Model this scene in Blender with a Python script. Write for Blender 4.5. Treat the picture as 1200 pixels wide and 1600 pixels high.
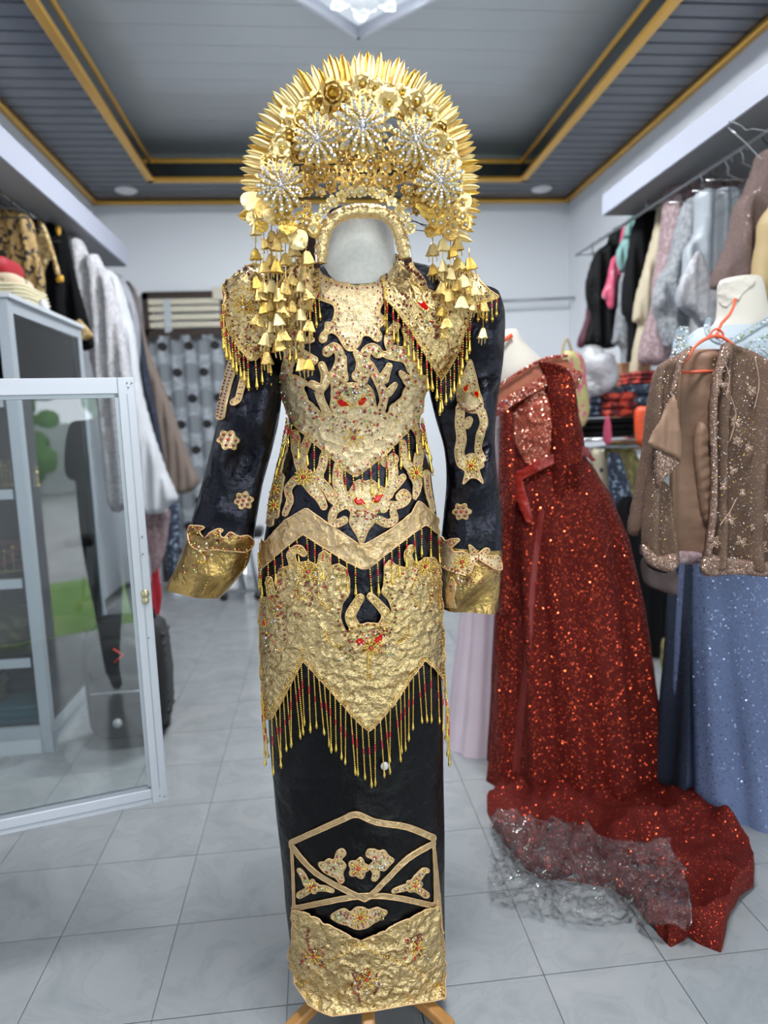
import bpy, math, random
import numpy as np
from mathutils import Vector, Matrix, noise
from mathutils.bvhtree import BVHTree
sc = bpy.context.scene
for o in list(bpy.data.objects): bpy.data.objects.remove(o)
C = sc.collection
# ---------------------------------------------------------------- camera
FPX = 1071.3; PITCH, YAW, ROLL = 0.12697, 0.09764, -0.03621
CAM = Vector((0, 0, 1.30))
_f = Vector((math.sin(YAW)*math.cos(PITCH), math.cos(YAW)*math.cos(PITCH), -math.sin(PITCH)))
_r = Vector((math.cos(YAW), -math.sin(YAW), 0)); _u = _r.cross(_f)
RT = math.cos(ROLL)*_r + math.sin(ROLL)*_u; UP = -math.sin(ROLL)*_r + math.cos(ROLL)*_u; FW = _f
cd = bpy.data.cameras.new('camera'); cam = bpy.data.objects.new('camera', cd); C.objects.link(cam)
M = Matrix((RT, UP, -FW)).transposed().to_4x4(); M.translation = CAM; cam.matrix_world = M
cd.sensor_fit = 'VERTICAL'; cd.sensor_height = 36; cd.lens = FPX*36/1600; cd.clip_start = .02
cd.dof.use_dof = True; cd.dof.focus_distance = 1.38; cd.dof.aperture_fstop = 2.3
sc.camera = cam
# ---------------------------------------------------------------- light
w = bpy.data.worlds.new('sky'); sc.world = w; w.use_nodes = True
bg = w.node_tree.nodes['Background']; bg.inputs[0].default_value = (.86, .93, 1, 1); bg.inputs[1].default_value = 5.0
def area(name, loc, size, power, col, rot=(0,0,0), sy=None):
    l = bpy.data.lights.new(name, 'AREA'); l.size = size; l.energy = power; l.color = col
    if sy: l.shape = 'RECTANGLE'; l.size_y = sy
    o = bpy.data.objects.new(name, l); o.location = loc; o.rotation_euler = rot; C.objects.link(o); return o
XL, XR, YB, ZC, YF = -1.71, 2.33, 6.11, 3.2, -1.6
po = area('daylight_portal', ((-.14+XR-.2)/2, YF, 1.38), XR-.2+.14, 1, (1,1,1), (math.pi/2, 0, 0), 2.9)
po.data.cycles.is_portal = True
area('ceiling_panel_light', (.33, 3.75, 3.42), .62, 135, (.93,.97,1), (0,0,math.pi/4))
area('front_fill_light', (.33, .9, 3.42), .62, 85, (.95,.98,1), (0,0,math.pi/4))  # added fill above the camera, stands for no visible lamp
sc.view_settings.view_transform = 'Standard'; sc.view_settings.look = 'None'
sc.view_settings.exposure = 0.0; sc.view_settings.gamma = 1; sc.view_settings.use_curve_mapping = False
sc.cycles.use_denoising = True; sc.cycles.max_bounces = 8; sc.cycles.caustics_reflective = False; sc.cycles.caustics_refractive = False
sc.cycles.transparent_max_bounces = 12; sc.cycles.sample_clamp_indirect = 6
# ---------------------------------------------------------------- pixels to rays (1200x1600)
def ray(x, y):
    return (RT*(x-600) + UP*(800-y) + FW*FPX).normalized()
def at(x, y, Y):
    d = ray(x, y); return CAM + d*(Y/d.y)
def atx(x, y, X):
    d = ray(x, y); return CAM + d*(X/d.x)
def atz(x, y, z):
    d = ray(x, y); return CAM + d*((z-CAM.z)/d.z)
# ---------------------------------------------------------------- materials
MATS = {}
def mat(name, col, metal=0., rough=.5, bump=None, var=None, spec=None, sheen=0, trans=0, emit=None, alpha=None, coat=0, aniso=0):
    m = bpy.data.materials.new(name); m.use_nodes = True; nt = m.node_tree; N = nt.nodes; L = nt.links
    b = N['Principled BSDF']; b.inputs['Base Color'].default_value = (*col, 1)
    b.inputs['Metallic'].default_value = metal; b.inputs['Roughness'].default_value = rough
    if spec is not None: b.inputs['Specular IOR Level'].default_value = spec
    if sheen: b.inputs['Sheen Weight'].default_value = sheen
    if trans: b.inputs['Transmission Weight'].default_value = trans
    if coat: b.inputs['Coat Weight'].default_value = coat
    if alpha is not None: b.inputs['Alpha'].default_value = alpha
    if emit: b.inputs['Emission Color'].default_value = (*emit[0], 1); b.inputs['Emission Strength'].default_value = emit[1]
    tc = N.new('ShaderNodeTexCoord')
    if bump:
        last = None
        for (kind, scale, strg, dist) in bump:
            if kind == 'n': t = N.new('ShaderNodeTexNoise'); t.inputs['Detail'].default_value = 4; out = t.outputs['Fac']
            elif kind == 'v': t = N.new('ShaderNodeTexVoronoi'); t.feature = 'DISTANCE_TO_EDGE'; out = t.outputs['Distance']
            else: t = N.new('ShaderNodeTexVoronoi'); out = t.outputs['Distance']
            t.inputs['Scale'].default_value = scale; L.new(tc.outputs['Object'], t.inputs['Vector'])
            bp = N.new('ShaderNodeBump'); bp.inputs['Strength'].default_value = strg; bp.inputs['Distance'].default_value = dist
            L.new(out, bp.inputs['Height'])
            if last: L.new(last.outputs[0], bp.inputs['Normal'])
            last = bp
        L.new(last.outputs[0], b.inputs['Normal'])
    if var:                                   # (kind, scale, colour2, lo, hi)
        kind, scale, c2, lo, hi = var
        t = N.new('ShaderNodeTexNoise') if kind == 'n' else N.new('ShaderNodeTexVoronoi')
        if kind == 'n': t.inputs['Detail'].default_value = 5
        t.inputs['Scale'].default_value = scale; L.new(tc.outputs['Object'], t.inputs['Vector'])
        mr = N.new('ShaderNodeMapRange'); mr.inputs[1].default_value = lo; mr.inputs[2].default_value = hi
        L.new(t.outputs['Fac' if kind == 'n' else 'Distance'], mr.inputs[0])
        mx = N.new('ShaderNodeMix'); mx.data_type = 'RGBA'; mx.inputs[6].default_value = (*col, 1); mx.inputs[7].default_value = (*c2, 1)
        L.new(mr.outputs[0], mx.inputs[0]); L.new(mx.outputs[2], b.inputs['Base Color'])
    MATS[name] = m; return m
def sequin(name, base, disc, scale=260, jit=.55, cover=.38, rough=.22, metal=.9, keep=0.0):
    """cloth with small shiny discs, each tipped its own way"""
    m = mat(name, base, 0, .8, spec=.2); nt = m.node_tree; N = nt.nodes; L = nt.links; b = N['Principled BSDF']
    tc = N.new('ShaderNodeTexCoord'); v = N.new('ShaderNodeTexVoronoi'); v.inputs['Scale'].default_value = scale
    v.inputs['Randomness'].default_value = .8; L.new(tc.outputs['Object'], v.inputs['Vector'])
    ge = N.new('ShaderNodeNewGeometry')
    s1 = N.new('ShaderNodeVectorMath'); s1.operation = 'SUBTRACT'; s1.inputs[1].default_value = (.5,.5,.5); L.new(v.outputs['Color'], s1.inputs[0])
    s2 = N.new('ShaderNodeVectorMath'); s2.operation = 'SCALE'; s2.inputs['Scale'].default_value = jit*2; L.new(s1.outputs[0], s2.inputs[0])
    s3 = N.new('ShaderNodeVectorMath'); s3.operation = 'ADD'; L.new(ge.outputs['Normal'], s3.inputs[0]); L.new(s2.outputs[0], s3.inputs[1])
    s4 = N.new('ShaderNodeVectorMath'); s4.operation = 'NORMALIZE'; L.new(s3.outputs[0], s4.inputs[0])
    lt = N.new('ShaderNodeMath'); lt.operation = 'LESS_THAN'; lt.inputs[1].default_value = cover; L.new(v.outputs['Distance'], lt.inputs[0])
    fac = lt.outputs[0]
    if keep:                                  # only some cells carry a disc
        sp = N.new('ShaderNodeSeparateColor'); L.new(v.outputs['Color'], sp.inputs[0])
        g = N.new('ShaderNodeMath'); g.operation = 'LESS_THAN'; g.inputs[1].default_value = keep; L.new(sp.outputs[2], g.inputs[0])
        mm = N.new('ShaderNodeMath'); mm.operation = 'MULTIPLY'; L.new(fac, mm.inputs[0]); L.new(g.outputs[0], mm.inputs[1]); fac = mm.outputs[0]
    d = N.new('ShaderNodeBsdfPrincipled'); d.inputs['Base Color'].default_value = (*disc, 1); d.inputs['Metallic'].default_value = metal
    d.inputs['Roughness'].default_value = rough; L.new(s4.outputs[0], d.inputs['Normal'])
    mx = N.new('ShaderNodeMixShader'); L.new(fac, mx.inputs[0]); L.new(b.outputs[0], mx.inputs[1]); L.new(d.outputs[0], mx.inputs[2])
    L.new(mx.outputs[0], N['Material Output'].inputs['Surface']); return m
# ---------------------------------------------------------------- object helpers
ORG = {}
def link(o, parent=None):
    C.objects.link(o)
    if parent is not None: o.parent = parent
    return o
def mesh(name, V, F, m, parent=None, smooth=True, mi=None):
    """one mesh object from world-space vertices"""
    org = ORG.get(parent.name, Vector((0,0,0))) if parent is not None else Vector((0,0,0))
    V = np.asarray([tuple(v) for v in V], dtype=float).reshape(-1, 3) - np.array(org)
    me = bpy.data.meshes.new(name); me.from_pydata(V.tolist(), [], [list(f) for f in F])
    ms = m if isinstance(m, (list, tuple)) else [m]
    for k in ms: me.materials.append(MATS[k] if isinstance(k, str) else k)
    if smooth: me.polygons.foreach_set('use_smooth', [True]*len(me.polygons))
    if mi is not None: me.polygons.foreach_set('material_index', list(mi))
    me.update(); o = bpy.data.objects.new(name, me)
    ORG[o.name] = org.copy() if parent is not None else Vector((0,0,0))
    return link(o, parent)
def tag(o, label=None, cat=None, group=None, kind=None):
    if label: o['label'] = label
    if cat: o['category'] = cat
    if group: o['group'] = group
    if kind: o['kind'] = kind
    return o
def thing(name, label, cat, loc=(0,0,0), group=None):
    o = bpy.data.objects.new(name, None); o.empty_display_size = .05; C.objects.link(o); o.location = loc
    ORG[o.name] = Vector(loc); return tag(o, label, cat, group)
class MB:
    """collects simple solids, builds ONE mesh"""
    def __init__(s): s.V = []; s.F = []; s.M = []
    def add(s, V, F, mi=0):
        n = len(s.V); s.V += [Vector(v) for v in V]; s.F += [tuple(i+n for i in f) for f in F]; s.M += [mi]*len(F); return s
    def box(s, x0, x1, y0, y1, z0, z1, mi=0, R=None, o=None):
        V = [Vector((x, y, z)) for x in (x0, x1) for y in (y0, y1) for z in (z0, z1)]
        if R is not None: V = [R @ v for v in V]
        if o is not None: V = [v+Vector(o) for v in V]
        return s.add(V, [(0,1,3,2),(4,6,7,5),(0,4,5,1),(2,3,7,6),(0,2,6,4),(1,5,7,3)], mi)
    def bar(s, p, q, r, sides=8, mi=0, r2=None): return s.tube([p, q], [r, r if r2 is None else r2], sides, mi)
    def tube(s, P, r, sides=6, mi=0, closed=False, cap=True):
        P = [Vector(p) for p in P]; n = len(P)
        if n < 2: return s
        rr = r if isinstance(r, (list, tuple)) else [r]*n
        V = []; prev = None
        for i in range(n):
            a = P[(i-1) % n] if (closed or i > 0) else P[i]; b = P[(i+1) % n] if (closed or i < n-1) else P[i]
            t = (b-a); t = t.normalized() if t.length > 1e-9 else Vector((0,0,1))
            if prev is None:
                u = t.cross(Vector((0,0,1))); u = u if u.length > .1 else t.cross(Vector((1,0,0)))
            else: u = prev - t*prev.dot(t)
            u = u.normalized() if u.length > 1e-6 else t.orthogonal().normalized(); prev = u; v = t.cross(u)
            for k in range(sides):
                q = 2*math.pi*k/sides; V.append(P[i] + (u*math.cos(q)+v*math.sin(q))*rr[i])
        F = []
        for i in range(n if closed else n-1):
            j = (i+1) % n
            for k in range(sides):
                l = (k+1) % sides; F.append((i*sides+k, i*sides+l, j*sides+l, j*sides+k))
        if cap and not closed: F += [tuple(range(sides))[::-1], tuple((n-1)*sides+k for k in range(sides))]
        return s.add(V, F, mi)
    def ball(s, c, r, mi=0, sc3=(1,1,1), nu=6, nv=4):
        c = Vector(c); V = [c+Vector((0,0,r*sc3[2]))]
        for j in range(1, nv):
            a = math.pi*j/nv
            for i in range(nu):
                b = 2*math.pi*i/nu; V.append(c+Vector((r*sc3[0]*math.sin(a)*math.cos(b), r*sc3[1]*math.sin(a)*math.sin(b), r*sc3[2]*math.cos(a))))
        V.append(c-Vector((0,0,r*sc3[2]))); F = []; e = len(V)-1
        for i in range(nu):
            k = (i+1) % nu; F.append((0, 1+i, 1+k)); F.append((e, 1+(nv-2)*nu+k, 1+(nv-2)*nu+i))
            for j in range(nv-2): F.append((1+j*nu+i, 1+(j+1)*nu+i, 1+(j+1)*nu+k, 1+j*nu+k))
        return s.add(V, F, mi)
    def lathe(s, prof, c=(0,0,0), n=10, mi=0):
        c = Vector(c); V = []; F = []
        for (r, z) in prof:
            for k in range(n):
                a = 2*math.pi*k/n; V.append(c+Vector((r*math.cos(a), r*math.sin(a), z)))
        for i in range(len(prof)-1):
            for k in range(n):
                l = (k+1) % n; F.append((i*n+k, i*n+l, (i+1)*n+l, (i+1)*n+k))
        F += [tuple(range(n))[::-1], tuple((len(prof)-1)*n+k for k in range(n))]
        return s.add(V, F, mi)
    def build(s, name, m, parent=None, smooth=False): return mesh(name, s.V, s.F, m, parent, smooth, s.M)
    def data(s, name, m, smooth=False):
        me = bpy.data.meshes.new(name); me.from_pydata([tuple(v) for v in s.V], [], s.F)
        for k in (m if isinstance(m, (list, tuple)) else [m]): me.materials.append(MATS[k])
        me.polygons.foreach_set('material_index', s.M)
        if smooth: me.polygons.foreach_set('use_smooth', [True]*len(me.polygons))
        return me
def inst(name, me, parent, Mw):
    """object sharing mesh data, world matrix Mw; parents here only carry translations"""
    o = bpy.data.objects.new(name, me); link(o, parent)
    org = ORG.get(parent.name, Vector((0,0,0))) if parent is not None else Vector((0,0,0))
    o.matrix_basis = Matrix.Translation(-org) @ Mw
    ORG[o.name] = Vector((0,0,0)); return o
def bevel(o, wd=.004, seg=2):
    b = o.modifiers.new('bevel', 'BEVEL'); b.width = wd; b.segments = seg; b.limit_method = 'ANGLE'; return o
_BT = MB().ball((0,0,0), 1, nu=6, nv=4); _BV = np.array([tuple(v) for v in _BT.V]); _BF = _BT.F
def beads(name, items, mats, parent, flat=1.0):
    """items: (pos, radius, material index); one mesh of small beads"""
    V = []; F = []; MI = []; n = 0
    for p, r, k in items:
        V.append(_BV*r + np.array(p)); F += [tuple(i+n for i in f) for f in _BF]; MI += [k]*len(_BF); n += len(_BV)
    if not V: return None
    o = mesh(name, np.vstack(V), F, mats, parent, True, MI); o['kind'] = 'stuff'; return o
def crom(P, n=6, closed=False):
    P = [np.array(p, float) for p in P]; out = []; L = len(P)
    rng = range(L) if closed else range(L-1)
    for i in rng:
        a = P[(i-1) % L] if (closed or i > 0) else P[i]; b = P[i]; c = P[(i+1) % L]; d = P[(i+2) % L] if (closed or i < L-2) else c
        for k in range(n):
            t = k/n; out.append(.5*((2*b)+(-a+c)*t+(2*a-5*b+4*c-d)*t*t+(-a+3*b-3*c+d)*t**3))
    if not closed: out.append(P[-1])
    return out
def lerp_rows(rows, y):
    if y <= rows[0][0]: return rows[0][1:]
    for a, b in zip(rows, rows[1:]):
        if y <= b[0]:
            t = (y-a[0])/(b[0]-a[0]); t2 = t*t*(3-2*t)*.35+t*.65
            return tuple(p+(q-p)*t2 for p, q in zip(a[1:], b[1:]))
    return rows[-1][1:]
def fbm(p, s, k=0.): return noise.fractal(Vector((p[0]*s+k, p[1]*s+k*1.7, p[2]*s-k)), 1., 2., 3)
# ---------------------------------------------------------------- shapes cut out as distance fields in the photograph's pixels
def _seg(X, Y, a, b, ra, rb):
    ax, ay = a; bx, by = b; dx, dy = bx-ax, by-ay; L = dx*dx+dy*dy+1e-9
    t = np.clip(((X-ax)*dx+(Y-ay)*dy)/L, 0, 1); return np.hypot(X-ax-t*dx, Y-ay-t*dy)-(ra+(rb-ra)*t)
def sdf(X, Y, shapes):
    D = np.full(X.shape, 99.)
    for s in shapes:
        k = s[0]; neg = k[0] == '-'; k = k[-1]
        if k == 's':
            P = crom(s[1], 4); r0, r1 = s[2], s[3] if len(s) > 3 else s[2]; d = np.full(X.shape, 99.); n = len(P)-1
            for i in range(n): d = np.minimum(d, _seg(X, Y, P[i], P[i+1], r0+(r1-r0)*i/n, r0+(r1-r0)*(i+1)/n))
        elif k == 'p':
            P = crom(s[1], 3, True) if len(s) < 3 else [np.array(q, float) for q in s[1]]
            d = np.full(X.shape, 99.); ins = np.zeros(X.shape, bool); n = len(P)
            for i in range(n):
                a, b = P[i], P[(i+1) % n]; d = np.minimum(d, _seg(X, Y, a, b, 0, 0))
                if a[1] != b[1]:
                    c = ((a[1] > Y) != (b[1] > Y)) & (X < (b[0]-a[0])*(Y-a[1])/(b[1]-a[1])+a[0]); ins ^= c
            d = np.where(ins, -d, d)
        elif k == 'f':
            cx, cy, r, n, ph = s[1:]; A = np.arctan2(Y-cy, X-cx); R = np.hypot(X-cx, Y-cy)
            d = R-r*(.86+.14*np.cos(n*A+ph))
        D = np.maximum(D, -d) if neg else np.minimum(D, d)
    return D
def loops(D, level, x0, y0, st):
    """contour loops of D at level, in pixels"""
    ny, nx = D.shape; I = D < level; segs = {}
    def pt(e):
        j, i, h = e
        a = D[j, i]; b = D[j, i+1] if h else D[j+1, i]; t = (level-a)/(b-a+1e-12)
        return (x0+(i+(t if h else 0))*st, y0+(j+(0 if h else t))*st)
    mixed = I[:-1, :-1]*1+I[:-1, 1:]*2+I[1:, 1:]*4+I[1:, :-1]*8
    for j, i in np.argwhere((mixed > 0) & (mixed < 15)):
        c = mixed[j, i]; e = [(j, i, 1), (j, i+1, 0), (j+1, i, 1), (j, i, 0)]
        T = {1: [(3,0)], 2: [(0,1)], 3: [(3,1)], 4: [(1,2)], 5: [(3,0),(1,2)], 6: [(0,2)], 7: [(3,2)], 8: [(2,3)], 9: [(2,0)], 10: [(0,1),(2,3)], 11: [(2,1)], 12: [(1,3)], 13: [(1,0)], 14: [(0,3)]}[c]
        for a, b in T: segs[e[a]] = e[b]
    out = []
    while segs:
        s, n = segs.popitem(); L = [s, n]
        while n in segs: n = segs.pop(n); L.append(n)
        out.append([pt(e) for e in L])
    return out
def patch(name, shapes, surf, m, parent, off=.004, st=2., disp=.0, dsc=60, smooth=4, piping=None, bead=None, rnd=None, thick=.003, label=None, seed=0):
    """cloth cut to `shapes`, laid on the surface `surf` (BVH), with piping and beads along its edge"""
    allp = []
    for s in shapes:
        if s[0][0] == '-': continue
        if s[0] == 'f': allp += [(s[1]-s[3], s[2]-s[3]), (s[1]+s[3], s[2]+s[3])]
        else:
            r = max(s[2:]) if s[0] == 's' else 0
            for q in s[1]: allp += [(q[0]-r, q[1]-r), (q[0]+r, q[1]+r)]
    A = np.array(allp); x0, y0 = A.min(0)-3*st-2; x1, y1 = A.max(0)+3*st+2
    nx = int((x1-x0)/st)+2; ny = int((y1-y0)/st)+2
    X, Y = np.meshgrid(x0+np.arange(nx)*st, y0+np.arange(ny)*st); D = sdf(X, Y, shapes)
    use = D < 3*st+1
    T = np.full(D.shape, np.nan)
    for j, i in np.argwhere(use):
        h = surf.ray_cast(CAM, ray(X[j, i], Y[j, i]))
        if h[0] is not None: T[j, i] = h[3]
    for _ in range(40):
        bad = use & np.isnan(T)
        if not bad.any(): break
        P = np.pad(T, 1, constant_values=np.nan); S = np.stack([P[:-2,1:-1], P[2:,1:-1], P[1:-1,:-2], P[1:-1,2:]])
        with np.errstate(all='ignore'):
            import warnings; warnings.simplefilter('ignore'); mn = np.nanmean(S, 0)
        T[bad] = mn[bad]
    for _ in range(smooth):
        P = np.pad(T, 1, mode='edge'); S = np.stack([P[:-2,1:-1], P[2:,1:-1], P[1:-1,:-2], P[1:-1,2:], T])
        T = np.where(np.isnan(T), T, np.nanmean(S, 0))
    dirs = np.array(RT)[None,None]*(X-600)[...,None]+np.array(UP)[None,None]*(800-Y)[...,None]+np.array(FW)[None,None]*FPX
    dirs /= np.linalg.norm(dirs, axis=2, keepdims=True)
    T = np.where(np.isnan(T), np.nanmean(T), T)
    G = np.array(CAM)+dirs*T[..., None]
    gx = np.gradient(G, axis=1); gy = np.gradient(G, axis=0); Nn = np.cross(gx, gy); Nn /= np.linalg.norm(Nn, axis=2, keepdims=True)+1e-12
    sgn = np.sign((Nn*-dirs).sum(2)); Nn *= np.where(sgn == 0, 1, sgn)[..., None]
    O = np.full(D.shape, off)
    if disp:
        for j, i in np.argwhere(use): n1 = fbm(G[j, i], dsc, seed); n2 = fbm(G[j, i], dsc*.55, seed+9); O[j, i] += disp*(.35*n1+.9*((1-min(1, abs(n2)*2.2))**2-.3))
    G2 = G+Nn*O[..., None]
    def smp(A, px, py):
        fx = (px-x0)/st; fy = (py-y0)/st; i = min(max(int(fx), 0), nx-2); j = min(max(int(fy), 0), ny-2); a = fx-i; b = fy-j
        return (A[j,i]*(1-a)+A[j,i+1]*a)*(1-b)+(A[j+1,i]*(1-a)+A[j+1,i+1]*a)*b
    V = []; F = []; idx = {}
    def node(j, i):
        k = (j, i)
        if k not in idx: idx[k] = len(V); V.append(G2[j, i])
        return idx[k]
    def edge(j, i, h):
        k = (j, i, h)
        if k not in idx:
            a = D[j, i]; b = D[j, i+1] if h else D[j+1, i]; t = a/(a-b+1e-12)
            q = G2[j, i+1] if h else G2[j+1, i]; idx[k] = len(V); V.append(G2[j, i]*(1-t)+q*t)
        return idx[k]
    I = D < 0
    for j, i in np.argwhere(I[:-1,:-1] | I[:-1,1:] | I[1:,1:] | I[1:,:-1]):
        cs = [(j,i),(j,i+1),(j+1,i+1),(j+1,i)]; es = [(j,i,1),(j,i+1,0),(j+1,i,1),(j,i,0)]; poly = []
        for k in range(4):
            if I[cs[k]]: poly.append(node(*cs[k]))
            if I[cs[k]] != I[cs[(k+1) % 4]]: poly.append(edge(*es[k]))
        if len(poly) > 2: F.append(tuple(poly[::-1]))
    # rim going down to the cloth
    cnt = {}
    for f in F:
        for a, b in zip(f, f[1:]+f[:1]): cnt[(a, b)] = 1
    Vn = list(V); down = {}
    inv = {v: k for k, v in idx.items()}
    def dn(v):
        if v not in down:
            k = inv[v]; j, i = k[0], k[1]; down[v] = len(Vn); Vn.append(V[v]-Nn[j, i]*thick)
        return down[v]
    for (a, b) in list(cnt):
        if (b, a) not in cnt: F.append((b, a, dn(a), dn(b)))
    o = mesh(name, Vn, F, m, parent, True)
    if label: o['label'] = label
    if piping:
        pr, pm = piping; mb = MB()
        for L in loops(D, 0., x0, y0, st):
            if len(L) < 6: continue
            P = [smp(G2, *q) for q in L[:-1:2]]; mb.tube(P, pr, 4, 0, closed=True)
        if mb.V: mb.build('piping', pm, o if (parent is not None and parent.parent is None) else parent, True)
    items = []
    if bead:
        for (ins, gap, r, ks) in bead:
            for L in loops(D, -ins, x0, y0, st):
                acc = 0; k = 0
                for a, b in zip(L, L[1:]):
                    acc += math.hypot(b[0]-a[0], b[1]-a[1])
                    if acc > gap:
                        acc = 0; items.append((smp(G2, *b)+smp(Nn, *b)*r*.6, r, ks[k % len(ks)])); k += 1
    if rnd:
        n, r, ks, md = rnd; rg = random.Random(seed+3); J = np.argwhere(D < -md)
        for _ in range(n if len(J) else 0):
            j, i = J[rg.randrange(len(J))]; items.append((G2[j, i]+Nn[j, i]*r*.6, r*rg.uniform(.7, 1.2), rg.choice(ks)))
    if items: beads('bead', items, BEADM, o if (parent is not None and parent.parent is None) else parent)
    return o, (lambda px, py: (Vector(smp(G2, px, py)), Vector(smp(Nn, px, py)).normalized()))
BEADM = ['bead_gold', 'bead_red', 'bead_garnet', 'bead_green', 'crystal']
def _unused(): pass
def slab(name, outline, Y, thick, m, parent=None, folds=0, famp=.012, st=5., bulge=1., fdir=0., nz=.004, nsc=14, seed=0, fn=None, xclamp=None, smooth_edge=14.):
    """a hanging garment: an outline at its own distance Y, filled out to a pillow-like body with vertical folds, front and back"""
    shapes = outline if isinstance(outline[0][0], str) else [('p', outline)]
    pts = np.array([q for s in shapes if s[0][0] != '-' for q in (s[1] if s[0] in 'ps' else [])]); x0, y0 = pts.min(0)-st-14*(shapes[0][0] == 's'); x1, y1 = pts.max(0)+2*st+14*(shapes[0][0] == 's')
    nx = int((x1-x0)/st)+2; ny = int((y1-y0)/st)+2
    X, YY = np.meshgrid(x0+np.arange(nx)*st, y0+np.arange(ny)*st); D = sdf(X, YY, shapes); I = D < 0
    ppm = FPX/Y; V = []; F = []; idx = {}
    def put(px, py, d, s):
        p = at(px, py, Y); e = min(1., max(0., -d)/smooth_edge); h = thick*.5*math.sqrt(max(0., 1-(1-e)**2))*bulge+.002
        u = (p.x+fdir*p.z); f = 0.
        if folds: f = famp*math.sin(u*folds*6.283+2.2*fbm((p.x*.7, seed, p.z*.35), 2.2, seed))*min(1., e*1.3)
        f += nz*fbm((p.x, seed*1., p.z), nsc, seed)*e
        if fn: f += fn(px, py)
        y = Y - s*h - f
        k = (y-0)/Y if False else 1
        q = Vector((p.x, y, p.z))
        if xclamp is not None: q.x = max(q.x, xclamp[0]); q.x = min(q.x, xclamp[1])
        return q
    def node(j, i, s):
        k = (j, i, s)
        if k not in idx: idx[k] = len(V); V.append(put(X[j,i], YY[j,i], D[j,i], s))
        return idx[k]
    def edge(j, i, h):
        k = (j, i, h, 'e')
        if k not in idx:
            a = D[j,i]; b = D[j,i+1] if h else D[j+1,i]; t = a/(a-b+1e-12)
            idx[k] = len(V); V.append(put(X[j,i]+(st*t if h else 0), YY[j,i]+(0 if h else st*t), 0, 0))
        return idx[k]
    for j, i in np.argwhere(I[:-1,:-1] | I[:-1,1:] | I[1:,1:] | I[1:,:-1]):
        cs = [(j,i),(j,i+1),(j+1,i+1),(j+1,i)]; es = [(j,i,1),(j,i+1,0),(j+1,i,1),(j,i,0)]
        for s in (1, -1):
            poly = []
            for k in range(4):
                if I[cs[k]]: poly.append(node(*cs[k], s))
                if I[cs[k]] != I[cs[(k+1) % 4]]: poly.append(edge(*es[k]))
            if len(poly) > 2: F.append(tuple(poly[::-1] if s == 1 else poly))
    return mesh(name, V, F, m, parent, True)
def loft(name, rings, m, parent=None, closed=True, cap=(False, False), mi=None):
    n = len(rings[0]); V = [v for r in rings for v in r]; F = []
    for i in range(len(rings)-1):
        for k in range(n if closed else n-1):
            l = (k+1) % n; F.append((i*n+k, (i+1)*n+k, (i+1)*n+l, i*n+l))
    if cap[0]: F.append(tuple(range(n)))
    if cap[1]: F.append(tuple((len(rings)-1)*n+k for k in range(n))[::-1])
    return mesh(name, V, F, m, parent, True, mi)
def body_rings(rows, ys, Y0, seg=72, pw=1., fold=None):
    """rings from silhouette rows (y, xl, xr, halfdepth, front_drop) read at the distance Y0"""
    R = []
    for y in ys:
        xl, xr, b, dr = lerp_rows(rows, y); L = at(xl, y, Y0); Rr = at(xr, y, Y0); c = (L+Rr)/2; a = (Rr-L).length/2; ring = []
        for k in range(seg):
            q = 2*math.pi*k/seg; cx, sx = math.cos(q), math.sin(q)
            e = 1+(fold(q, y) if fold else 0)
            v = Vector((c.x+a*e*math.copysign(abs(cx)**pw, cx), Y0-b*e*math.copysign(abs(sx)**pw, sx), c.z+(Rr.z-L.z)*.5*cx))
            v.z -= dr*max(0, sx)**1.5 - dr*.4*max(0, -sx); ring.append(v)
        R.append(ring)
    return R
# ---------------------------------------------------------------- materials
mat('wall_paint', (.84,.86,.90), 0, .6, bump=[('n', 90, .05, .002)])
mat('soffit_paint', (.42,.44,.53), 0, .5)
mat('soffit_under', (.22,.22,.23), 0, .6)
mat('gold_trim', (.75,.42,.08), .85, .3)
mat('gold_trim_brown', (.55,.33,.13), .5, .38)
mat('pvc_dark', (.085,.095,.115), 0, .25, spec=.6)
mat('pvc_dark2', (.02,.022,.026), 0, .3)
mat('pvc_light', (.56,.59,.61), 0, .22, spec=.6)
mat('mosaic', (.012,.016,.016), 0, .15)
mat('white_plastic', (.82,.83,.85), 0, .35)
mat('grout', (.16,.16,.16), 0, .8)
mat('alu_white', (.62,.64,.70), .1, .3)
mat('alu_grey', (.42,.46,.50), .35, .38)
mat('alu_pale', (.62,.65,.68), .3, .4)
mat('chrome', (.75,.76,.78), 1, .18)
mat('steel_dull', (.35,.37,.39), .8, .4)
mat('dark_wood', (.045,.028,.022), 0, .5)
mat('cream', (.72,.66,.52), 0, .6)
mat('cream2', (.70,.60,.40), 0, .6)
mat('black_plastic', (.012,.012,.013), 0, .35)
mat('black_cloth', (.005,.005,.006), 0, .8, spec=.2, bump=[('n', 60, .2, .004)])
mat('black_velvet', (.003,.003,.0035), 0, .9, spec=.15)
mat('linen', (.92,.88,.83), 0, .85, bump=[('n', 420, .25, .0006), ('n', 30, .15, .002)], var=('n', 120, (.84,.80,.75), .35, .7))
mat('linen_cream', (.66,.61,.54), 0, .85, bump=[('n', 420, .25, .0006), ('n', 24, .3, .004)])
mat('satin_black', (.0025,.0025,.004), 0, .32, bump=[('n', 12, .9, .025), ('n', 600, .3, .0006)], spec=.42)
MATS['satin_black'].node_tree.nodes['Principled BSDF'].inputs['Specular Tint'].default_value = (.78,.78,1,1)
mat('skirt_black', (.002,.002,.003), 0, .36, bump=[('n', 9, .9, .03), ('n', 500, .12, .0004)], spec=.24)
mat('lame', (.82,.60,.30), .97, .23, bump=[('n', 30, .8, .014), ('n', 330, .8, .0022), ('n', 90, .7, .006)], var=('n', 130, (.50,.36,.15), .42, .70))
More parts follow.
